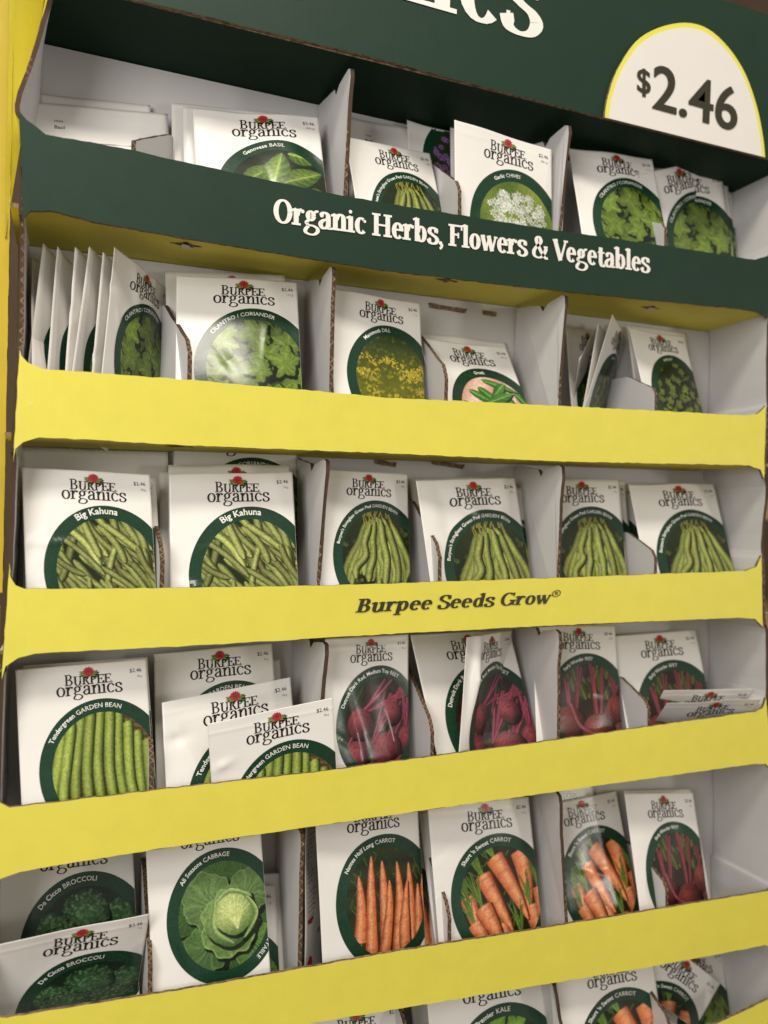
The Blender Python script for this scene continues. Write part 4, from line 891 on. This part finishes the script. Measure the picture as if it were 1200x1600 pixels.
# ------------------------------------------------------------------ packets
GROUP = 'seed packets standing in the display trays'
def make_packet(kind, TL, TR, BL, Y, label, tray, width=None, hgt=None, bulge=2.2, curl=0.0, creases=(), seed=0, lite=False, thick=.8, twist=0, free=False):
    """TL/TR/BL photo positions of the corners, Y their depths; the card is a real rectangle of 84 x 119 mm"""
    Y = list(Y)
    if not free:
        bs = [-.001]+[hit(*BIG[tray][k][1], .006).x for k in (0, 1)]
        xr = hit(*TR, Y[1]).x; lo = max([b for b in bs if b < xr-.016] or [0])
        for _ in range(30):
            if hit(*TL, Y[0]).x < lo+.0035 and Y[0] < .070: Y[0] += .002; Y[2] = min(Y[2]+.0015, .05); Y[1] = min(max(Y[1], Y[0]), .074)
            else: break
        for _ in range(60):
            a, b, c = hit(*TL, Y[0]), hit(*TR, Y[1]), hit(*BL, Y[2]); ax = (b-a); ww = ax.length; ax.normalize(); d_ = c-a; d_ -= ax*d_.dot(ax); d_.normalize()
            hh_ = min(.119, (a.z-floor_z(tray, a.x)-.004)/max(.2, -d_.z))
            if min(a.y+d_.y*hh_, b.y+d_.y*hh_) < .0045+bulge*.0012: Y[2] += .001
            else: break
            if Y[2] > Y[0]+.01: Y[0] += .001; Y[1] += .001
    P0 = hit(*TL, Y[0]); P1 = hit(*TR, Y[1]); P2 = hit(*BL, Y[2])
    ax = P1-P0; w = ax.length; ax.normalize(); w = width or w
    dn = P2-P0; al = dn.dot(ax); dn -= ax*al; shr = max(-.09, min(.09, al/dn.length)); dn.normalize(); nr = ax.cross(dn)          # ax x down = into the tray
    if nr.y < 0: nr = -nr
    k = w/.084; Hm = hgt or .119*max(.93, min(1.06, k))
    for Q in (P0, P1):
        zf = floor_z(tray, Q.x)+TH_B+.002; low = Q.z+dn.z*Hm
        if low < zf: Hm *= max(.3, (Q.z-zf)/(Q.z-low))
    sv = .119*max(.93, min(1.06, k)) if hgt is None else .119
    vmax = min(PH, Hm/sv*PH)
    C0 = P0+ax*(w/2)+dn*Hm
    vs = -38 if kind == 'purple' else 0
    root = empty('seed_packet', C0)
    M = Matrix(((ax.x, nr.x, -dn.x, C0.x), (ax.y, nr.y, -dn.y, C0.y), (ax.z, nr.z, -dn.z, C0.z), (0, 0, 0, 1)))
    root.matrix_world = M
    props(root, label, 'seed packet', GROUP)
    rnd = random.Random(seed*13+int(TL[0])); W = []
    for _ in range(5): W.append((rnd.uniform(-1, 1)*.11, rnd.uniform(-1, 1)*.08, rnd.uniform(0, 6.28), rnd.uniform(.2, .6)))
    creases = list(creases)
    if bulge > .7:
        for _ in range(3):
            x0, y0 = rnd.uniform(0, PW), rnd.uniform(20, PH-10); an = rnd.uniform(0, 3.14); L_ = rnd.uniform(18, 50)
            creases.append((x0, y0, x0+L_*math.cos(an), y0+L_*math.sin(an), rnd.uniform(-.9, .9), rnd.uniform(4, 8)))
    def height(u, v):
        a = np.clip(u/PW, 0, 1); b = np.clip(v/PH, 0, 1)
        h = bulge*(np.sin(math.pi*a)**.8)*(np.clip((b-.04)/.6, 0, 1)**1.2)*(.75+.25*np.sin(math.pi*b))
        for (p, q, ph, am) in W: h = h+am*np.sin(u*p+v*q+ph)*(a*(1-a)*4+.25)
        h = h+curl*((a-.5)**2*4)*(1-.4*b)
        h = h+twist*(a-.5)*(.5-b)*4
        for (x0, y0, x1, y1, am, wd) in creases:
            L = math.hypot(x1-x0, y1-y0); d = ((u-x0)*(y1-y0)-(v-y0)*(x1-x0))/L; s = ((u-x0)*(x1-x0)+(v-y0)*(y1-y0))/L/L
            h = h+am*np.exp(-(d/wd*1.7)**2)*np.clip(1-np.abs(s-.5)*1.2, 0, 1)**1.5
        h = h+.18*np.exp(-((v-7.5)/1.2)**2)
        return h
    def to_local(u, v, lay):
        h = height(u, v)
        return np.stack([(u/PW-.5)*w+shr*v/PH*sv, -(h+lay)*.001, Hm-v/PH*sv], 1)
    nu, nv = (28, 36) if bulge < 1.3 else (60, 84)
    uu, vv = np.meshgrid(np.linspace(0, PW, nu+1), np.linspace(0, vmax, nv+1)); uu = uu.ravel(); vv = vv.ravel()
    Fr = to_local(uu, vv, 0.0); hh = height(uu, vv)
    edge = np.minimum(1, np.minimum(np.minimum(uu, PW-uu), np.minimum(vv*.8, vmax-vv+1))/5)
    Bk = Fr.copy(); Bk[:, 1] = Fr[:, 1]+(.15+thick*edge+np.maximum(0, bulge*1.2*edge*np.sin(math.pi*uu/PW)*np.clip(vv/PH, 0, 1)))*.001
    n = (nu+1)*(nv+1); V = np.concatenate([Fr, Bk]); Fc = []
    I = lambda j, i: j*(nu+1)+i
    for j in range(nv):
        for i in range(nu):
            Fc.append((I(j, i), I(j+1, i), I(j+1, i+1), I(j, i+1))); Fc.append((n+I(j, i), n+I(j, i+1), n+I(j+1, i+1), n+I(j+1, i)))
    for i in range(nu):
        Fc.append((I(0, i), I(0, i+1), n+I(0, i+1), n+I(0, i))); Fc.append((I(nv, i), n+I(nv, i), n+I(nv, i+1), I(nv, i+1)))
    for j in range(nv):
        Fc.append((I(j, 0), n+I(j, 0), n+I(j+1, 0), I(j+1, 0))); Fc.append((I(j, nu), I(j+1, nu), n+I(j+1, nu), n+I(j, nu)))
    me = bpy.data.meshes.new('paper_pouch'); me.from_pydata(V.tolist(), [], Fc); link('paper_pouch', me, PAPER, root, True)
    def layer(name, g, base, parent=root, dl=.010):
        if not g.f: return None
        A = np.array(g.v, float)
        if vs: A[:, 1] += vs
        fs = [f for f in g.f if max(A[i, 1] for i in f) <= vmax and min(A[i, 1] for i in f) > .2]
        if not fs: return None
        used = sorted({i for f in fs for i in f}); mp = {i: k for k, i in enumerate(used)}
        A = A[used]; L = np.array([g.l[i] for i in used], float); C = np.array([g.c[i] for i in used], 'f')
        P = to_local(A[:, 0], A[:, 1], base+L*dl)
        me = bpy.data.meshes.new(name); me.from_pydata(P.tolist(), [], [tuple(mp[i] for i in f) for f in fs])
        at = me.color_attributes.new('Col', 'FLOAT_COLOR', 'POINT'); at.data.foreach_set('color', C.ravel())
        # smooth shading, so that the print follows the bend of the paper
        me.polygons.foreach_set('use_smooth', [True]*len(me.polygons))
        return link(name, me, INK, parent)
    cm = common()
    if kind in ('back', 'textback'): layer('small_print', cm[kind], .12); return root
    if kind == 'blank': return root
    A_ = art(kind)
    if not vs: layer('brand_lettering', cm['brand'], .17); layer('flower_emblem', cm['emblem'], .27)
    step = 5 if bulge < 1.3 else 2
    ix = np.arange(0, RNX, step); iy = np.arange(0, RNY, step); UX = RX0+ix*RST; VY = RY0+iy*RST
    UX = np.minimum(UX, PW-.2); U, Vv = np.meshgrid(UX, VY); msk = (((U-EC[0])/(IR[0]+.9))**2+((Vv-EC[1])/(IR[1]+.9))**2 < 1) & (Vv+vs <= min(vmax, PH-.3)) & (Vv+vs > .3)
    q = msk[:-1, :-1] & msk[1:, :-1] & msk[:-1, 1:] & msk[1:, 1:]
    if q.any():
        idx = -np.ones(msk.shape, int); use = np.zeros(msk.shape, bool)
        use[:-1, :-1] |= q; use[1:, :-1] |= q; use[:-1, 1:] |= q; use[1:, 1:] |= q
        idx[use] = np.arange(use.sum()); P = to_local(U[use], Vv[use]+vs, .17)
        im = A_['pic']; Cc = im[np.ix_(iy, ix)][use]; Cc = np.concatenate([Cc, np.ones((len(Cc), 1))], 1).astype('f')
        j, i = np.nonzero(q); F4 = np.stack([idx[j, i], idx[j+1, i], idx[j+1, i+1], idx[j, i+1]], 1).astype('i')
        me = bpy.data.meshes.new('vegetable_picture'); nF = len(F4)
        me.vertices.add(len(P)); me.vertices.foreach_set('co', P.astype('f').ravel()); me.loops.add(nF*4); me.loops.foreach_set('vertex_index', F4.ravel())
        me.polygons.add(nF); me.polygons.foreach_set('loop_start', np.arange(0, nF*4, 4, dtype='i')); me.update(calc_edges=True)
        at = me.color_attributes.new('Col', 'FLOAT_COLOR', 'POINT'); at.data.foreach_set('color', Cc.ravel())
        me.polygons.foreach_set('use_smooth', [True]*nF); link('vegetable_picture', me, INK, root)
    ov = layer('oval_label', cm['oval'], .27)
    layer('title_lettering', A_['title'], .36, ov if ov else root)
    layer('price_lettering', A_['price'], .17)
    return root
P_ = make_packet
# ---- top tray
P_('back', (46, 158), (262, 178), (48, 290), (.066, .066, .05), 'white back-side packet reading Herb Basil at the far left of the green top tray', 1, bulge=.6, seed=1)
P_('blank', (62, 145), (235, 164), (62, 290), (.073, .073, .06), 'blank white packet edge peeking above the Herb Basil packet in the top tray', 1, bulge=.5, seed=2)
P_('blank', (268, 160), (440, 178), (266, 296), (.068, .068, .052), 'white packet rearmost behind the basil packet, only its left strip showing', 1, bulge=.5, seed=3)
P_('blank', (286, 166), (470, 184), (285, 298), (.058, .058, .044), 'white packet directly behind the basil packet with its left strip showing', 1, bulge=.5, seed=4)
P_('basil', (301, 170), (497, 183), (298, 268), (.048, .046, .030), 'packet with basil leaves picture in the green top tray', 1, bulge=1.5, seed=5)
P_('back', (545, 182), (662, 205), (545, 290), (.072, .072, .062), 'white back-side packet behind the bean packet in the top tray', 1, width=.0845, bulge=.5, seed=6)
P_('purple', (636, 187), (782, 226), (642, 300), (.068, .070, .058), 'packet with purple flower picture mostly hidden behind the white flower packet', 1, bulge=1.4, seed=7)
P_('stringless', (538, 214), (672, 240), (548, 320), (.030, .050, .012), 'green bean packet leaning back in the green top tray', 1, bulge=1.6, seed=8)
P_('blank', (703, 184), (850, 222), (706, 336), (.064, .072, .050), 'white packet edge directly behind the white flower packet in the top tray', 1, bulge=.5, seed=9)
P_('chives', (710, 187), (862, 234), (720, 338), (.014, .017, .014), 'packet with round white flower head picture in the top tray', 1, bulge=2.0, seed=10, free=True)
P_('cilantro', (888, 231), (1019, 249), (889, 350), (.040, .042, .014), 'leafy cilantro packet right of the tall divider in the green top tray', 1, bulge=2, seed=11)
for i, (x, y, d) in enumerate([(1144, 300, .068), (1136, 282, .062), (1128, 273, .056)]):
    P_('cilantro', (x-128, y-12), (x, y), (x-126, y+110), (d, d, d-.014), ['rearmost of the white packet edges at the right end of the top tray', 'middle one of the white packet edges at the right end of the top tray', 'foremost of the white packet edges at the right end of the top tray'][i], 1, bulge=1.2, seed=12+i)
P_('cilantro', (993, 274), (1108, 249), (1000, 380), (.034, .060, .028), 'leafy cilantro packet twisted rightwards, last full front in the top tray', 1, bulge=2, seed=16)
# ---- second tray
fan = [((48, 402), (92, 440), .052), ((70, 380), (128, 446), .028), ((88, 385), (152, 450), .026), ((119, 386), (186, 452), .024), ((137, 385), (205, 453), .022), ((163, 394), (226, 456), .020)]
fl_ = ['outermost sliver at the left wall', 'second from the left wall, edge on', 'third from the left wall, edge on', 'fourth from the left wall, edge on', 'fifth from the left wall, edge on', 'sixth from the left wall, just behind the turned cilantro packet']
for i, (a, b, y0) in enumerate(fan):
    P_('cilantro', a, b, (a[0]-(4, 10, 14, 12, 10, 8)[i], 570), (y0, min(.076, y0+.052), .010+.002*i), 'white fanned packet, second tray, '+fl_[i], 2, width=.084, bulge=1.2, seed=20+i, curl=(-1)**i*1.0, creases=((10, 10, 30, 90, 1.5, 9),))
P_('cilantro', (179, 386), (268, 456), (160, 575), (.018, .072, .006), 'cilantro packet turned sideways at the front of the fanned row, second tray', 2, bulge=1.8, seed=27, creases=((28, 2, 40, 40, 1.2, 8),))
P_('cilantro', (258, 424), (445, 430), (262, 590), (.066, .066, .05), 'packet hidden behind the flat cilantro packet, green oval tip showing above it', 2, bulge=.6, seed=28)
P_('cilantro', (276, 430), (464, 441), (274, 590), (.046, .046, .014), 'flat facing cilantro packet left of the first tall divider, second tray', 2, bulge=1.6, seed=29)
P_('dill', (518, 451), (656, 474), (515, 605), (.030, .046, .008), 'packet with yellow dill flowers picture in the second tray', 2, bulge=1.8, seed=30)
P_('greek', (652, 527), (808, 545), (684, 624), (.052, .058, .010), 'packet with long green herb leaves on pink, sunk low in second tray', 2, bulge=2.2, seed=31, width=.084)
P_('blank', (652, 520), (800, 536), (686, 618), (.073, .074, .06), 'white packet edge directly behind the sunk herb leaves packet', 2, bulge=.5, seed=32, width=.084)
P_('parsley', (884, 512), (930, 518), (876, 600), (.050, .076, .040), 'packet with red flower showing, furthest back in the slot right of second tall divider', 2, width=.07, bulge=1, seed=33)
P_('back', (905, 560), (938, 500), (875, 640), (.030, .070, .012), 'white packet back leaning against the second tall divider in the second tray', 2, width=.07, bulge=1, seed=34)
P_('parsley', (935, 505), (960, 540), (902, 632), (.026, .072, .012), 'white packet edge leaning behind the tilted herb packet in the second tray', 2, width=.08, bulge=1.5, seed=35)
P_('parsley', (957, 491), (978, 528), (900, 637), (.020, .070, .008), 'thin herb packet tilted steeply with its side towards the viewer in second tray', 2, width=.078, bulge=1.5, seed=36)
P_('blank', (979, 507), (1076, 520), (990, 592), (.060, .074, .05), 'white packet edge behind the rightmost herb packet of the second tray', 2, width=.08, bulge=.6, seed=37)
P_('parsley', (983, 511), (1084, 529), (998, 590), (.046, .070, .030), 'small leaf herb packet rightmost in the second tray', 2, width=.08, bulge=2, seed=38)
# ---- third tray
P_('blank', (32, 700), (262, 706), (34, 800), (.073, .073, .066), 'tall white packet at the back left of the third tray', 3, bulge=.5, seed=40)
P_('cilantro', (270, 660), (462, 666), (272, 800), (.073, .073, .066), 'packet whose green oval tip shows at the back of the third tray', 3, bulge=.5, seed=41)
P_('kahuna', (42, 737), (243, 748), (46, 900), (.036, .038, .020), 'second packet behind the leftmost bean packet of the third tray', 3, bulge=1, seed=42)
P_('kahuna', (34, 730), (234, 742), (40, 905), (.026, .026, .008), 'leftmost packet of piled green beans in the third tray', 3, bulge=2.2, seed=43, creases=((2, 52, 40, 50, 1.0, 5), (60, 60, 84, 96, .9, 6)))
P_('kahuna', (249, 737), (440, 742), (250, 905), (.058, .058, .034), 'white packet edge left of and behind the stack of piled bean packets, third tray', 3, bulge=.8, seed=44)
P_('kahuna', (263, 726), (453, 727), (264, 900), (.052, .052, .030), 'packet just behind the second piled beans packet, its red flower top showing', 3, bulge=1, seed=45)
P_('kahuna', (264, 741), (457, 737), (266, 905), (.036, .036, .010), 'second packet of piled green beans left of the first tall divider', 3, bulge=2.2, seed=46, creases=((0, 70, 30, 84, 1.6, 6), (66, 50, 80, 100, 1.4, 5)))
P_('stringless', (499, 733), (637, 741), (497, 908), (.032, .046, .008), 'hanging green beans packet right of the first tall divider, third tray', 3, bulge=2, seed=47)
P_('stringless', (702, 757), (833, 763), (708, 900), (.058, .066, .040), 'packet with only its right side showing behind the crumpled beans packet', 3, bulge=1, seed=48)
P_('blank', (640, 748), (796, 745), (660, 905), (.062, .070, .050), 'white packet directly behind the crumpled beans packet', 3, bulge=.8, seed=49)
P_('stringless', (650, 751), (804, 747), (672, 905), (.028, .048, .008), 'crumpled hanging green beans packet in the middle of the third tray', 3, bulge=2.4, seed=50, creases=((18, 0, 26, 70, -3.2, 14), (26, 10, 52, 28, 1.8, 8), (70, 10, 60, 60, 1.6, 8)))
for i, (x, y, d) in enumerate([(992, 757, .068), (978, 752, .058), (967, 749, .049)]):
    P_('stringless', (x-132, y-1), (x, y), (x-128, y+130), (d-.008, d, d-.022), ['rearmost of three bean packet edges in the third tray', 'middle one of three bean packet edges in the third tray', 'foremost of three bean packet edges in the third tray'][i], 3, bulge=1.2, seed=51+i)
P_('stringless', (826, 750), (957, 748), (831, 900), (.026, .040, .008), 'hanging green beans packet partly hidden by the second tall divider', 3, bulge=2, seed=55)
P_('stringless', (982, 757), (1115, 756), (985, 892), (.048, .058, .020), 'rightmost hanging green beans packet of the third tray, out of focus', 3, bulge=2, seed=56)
# ---- fourth tray
P_('tendergreen', (36, 1040), (230, 1027), (44, 1240), (.040, .040, .022), 'white packet edge behind the leftmost straight beans packet, fourth tray', 4, bulge=.8, seed=60)
P_('tendergreen', (24, 1047), (228, 1030), (33, 1245), (.024, .026, .008), 'leftmost packet of straight green beans in the fourth tray', 4, bulge=2.2, seed=61)
P_('tendergreen', (240, 1022), (425, 1005), (244, 1200), (.058, .058, .036), 'rearmost straight beans packet, standing tallest in the middle left pocket', 4, bulge=1.5, seed=62)
P_('blank', (250, 1030), (437, 1030), (252, 1200), (.066, .066, .050), 'blank white packet at the back of the straight beans pocket, fourth tray', 4, bulge=.5, seed=63)
P_('tendergreen', (253, 1098), (454, 1058), (256, 1222), (.026, .040, .010), 'dented straight beans packet between the tallest and the front tilted one', 4, bulge=2, seed=64, creases=((0, 26, 16, 24, -2.0, 7),))
P_('tendergreen', (324, 1131), (520, 1090), (302, 1222), (.008, -.004, .013), 'front straight beans packet tilted to the right over the fourth tray', 4, bulge=2, seed=65, creases=((0, 34, 16, 28, 1.4, 6),), free=True, hgt=.053)
P_('redbeet', (508, 998), (638, 991), (497, 1198), (.030, .044, .008), 'glossy red beets packet right of the first tall divider, fourth tray', 4, bulge=2.6, seed=66, creases=((20, 40, 40, 110, 1.5, 9), (60, 60, 74, 110, 1.4, 8)))
P_('redbeet', (641, 992), (796, 985), (680, 1170), (.046, .060, .014), 'red beets packet standing behind the folded one, fourth tray', 4, bulge=1.8, seed=67)
P_('redbeet', (730, 996), (802, 985), (716, 1165), (.010, .058, .003), 'folded red beets packet with creased left side, fourth tray', 4, bulge=2.5, seed=68, creases=((22, 0, 12, 70, 6.0, 11), (30, 100, 66, 84, 4.0, 12), (66, 50, 46, 96, 3.5, 10), (76, 70, 52, 116, -2.5, 9)), width=.080)
P_('earlybeet', (832, 977), (957, 978), (838, 1150), (.028, .050, .008), 'dark beets packet partly hidden by the second tall divider, fourth tray', 4, bulge=2, seed=69, width=.084)
P_('earlybeet', (957, 994), (1087, 984), (965, 1110), (.058, .062, .036), 'dark beets packet behind the two flopped packets, fourth tray', 4, bulge=1.6, seed=70)
P_('earlybeet', (1037, 1079), (1190, 1076), (1012, 1132), (.034, .012, .060), 'upper of two flopped packets tipped over at the right end of the fourth tray', 4, bulge=1.5, seed=71, width=.084, hgt=.05, free=True)
P_('earlybeet', (1042, 1099), (1196, 1092), (1012, 1136), (.014, -.010, .040), 'lower of two flopped packets poking out over the fourth tray front', 4, bulge=1.5, seed=72, width=.084, hgt=.04, free=True)
# ---- fifth tray
P_('broccoli', (-2, 1318), (222, 1292), (-2, 1480), (.066, .066, .056), 'broccoli packet standing at the back left of the fifth tray', 5, bulge=1.6, seed=80, width=.088)
P_('broccoli', (-2, 1476), (241, 1426), (-16, 1592), (.006, .008, .034), 'bent front broccoli packet slumped low in the fifth tray', 5, bulge=3.0, seed=81, width=.090, free=True, hgt=.085)
P_('blank', (246, 1375), (436, 1364), (250, 1500), (.062, .062, .048), 'rear price corner packet peeking out right of the cabbage packet', 5, bulge=.8, seed=82)
P_('cabbage', (238, 1392), (430, 1383), (245, 1520), (.054, .054, .038), 'front price corner packet peeking out right of the cabbage packet', 5, bulge=.8, seed=83)
P_('cabbage', (226, 1290), (405, 1262), (238, 1545), (.030, .034, .008), 'packet with green cabbage head picture in the fifth tray', 5, bulge=2.0, seed=84)
P_('textback', (478, 1288), (512, 1262), (486, 1500), (.012, .066, .008), 'packet back with small print and red bar beside the first tall divider', 5, bulge=1.2, seed=85, width=.075)
P_('nantes', (512, 1300), (664, 1290), (530, 1480), (.058, .058, .034), 'white packet edge behind the slender carrots packet, fifth tray', 5, bulge=1, seed=86)
P_('nantes', (492, 1262), (652, 1242), (514, 1490), (.018, .034, .006), 'packet of long slender carrots in the fifth tray', 5, bulge=2.4, seed=87, creases=((60, 60, 78, 110, 1.6, 8),))
P_('blank', (653, 1266), (800, 1254), (676, 1440), (.052, .056, .03), 'white packet edge behind the facing short carrots packet, fifth tray', 5, bulge=.6, seed=88)
P_('sweet', (668, 1259), (826, 1245), (698, 1462), (.028, .040, .007), 'short carrots packet facing front in the middle of the fifth tray', 5, bulge=2.2, seed=89)
P_('sweet', (790, 1215), (925, 1212), (800, 1380), (.068, .070, .055), 'packet with green oval tip behind the tilted carrots packet, fifth tray', 5, bulge=.8, seed=90)
P_('sweet', (838, 1260), (944, 1240), (868, 1445), (.036, .062, .012), 'short carrots packet turned right behind the second tall divider, fifth tray', 5, bulge=1.8, seed=91, width=.084)
P_('blank', (975, 1236), (1108, 1232), (1012, 1380), (.060, .066, .04), 'white packet edge behind the rightmost beets packet, fifth tray', 5, bulge=.6, seed=92, width=.08)
P_('earlybeet', (976, 1240), (1119, 1238), (1000, 1412), (.038, .052, .008), 'rightmost dark beets packet in the fifth tray', 5, bulge=2, seed=93, width=.084)
# ---- lowest tray
P_('kale', (465, 1590), (628, 1562), (480, 1680), (.030, .036, .016), 'kale packet tip at the bottom edge right of the cabbage pocket, lowest tray', 6, bulge=1.5, seed=100)
P_('kale', (636, 1520), (826, 1500), (650, 1640), (.060, .060, .040), 'white packet edge behind the facing kale packet, lowest tray', 6, bulge=.6, seed=101)
P_('kale', (664, 1530), (843, 1502), (676, 1660), (.030, .036, .010), 'kale packet with full title visible in the lowest tray', 6, bulge=2, seed=102)
P_('sweet', (866, 1508), (1018, 1482), (880, 1650), (.024, .040, .008), 'short carrots packet in the lowest tray', 6, bulge=2, seed=103)
P_('cilantro', (1032, 1496), (1134, 1480), (1044, 1620), (.066, .074, .05), 'leafy packet behind the tumbled carrots packet, lowest tray', 6, bulge=1, seed=104, width=.08)
P_('sweet', (1014, 1450), (1126, 1537), (905, 1600), (.040, .054, .034), 'tumbled short carrots packet lying diagonally in the lowest tray', 6, bulge=1.6, seed=105, free=True, hgt=.10)
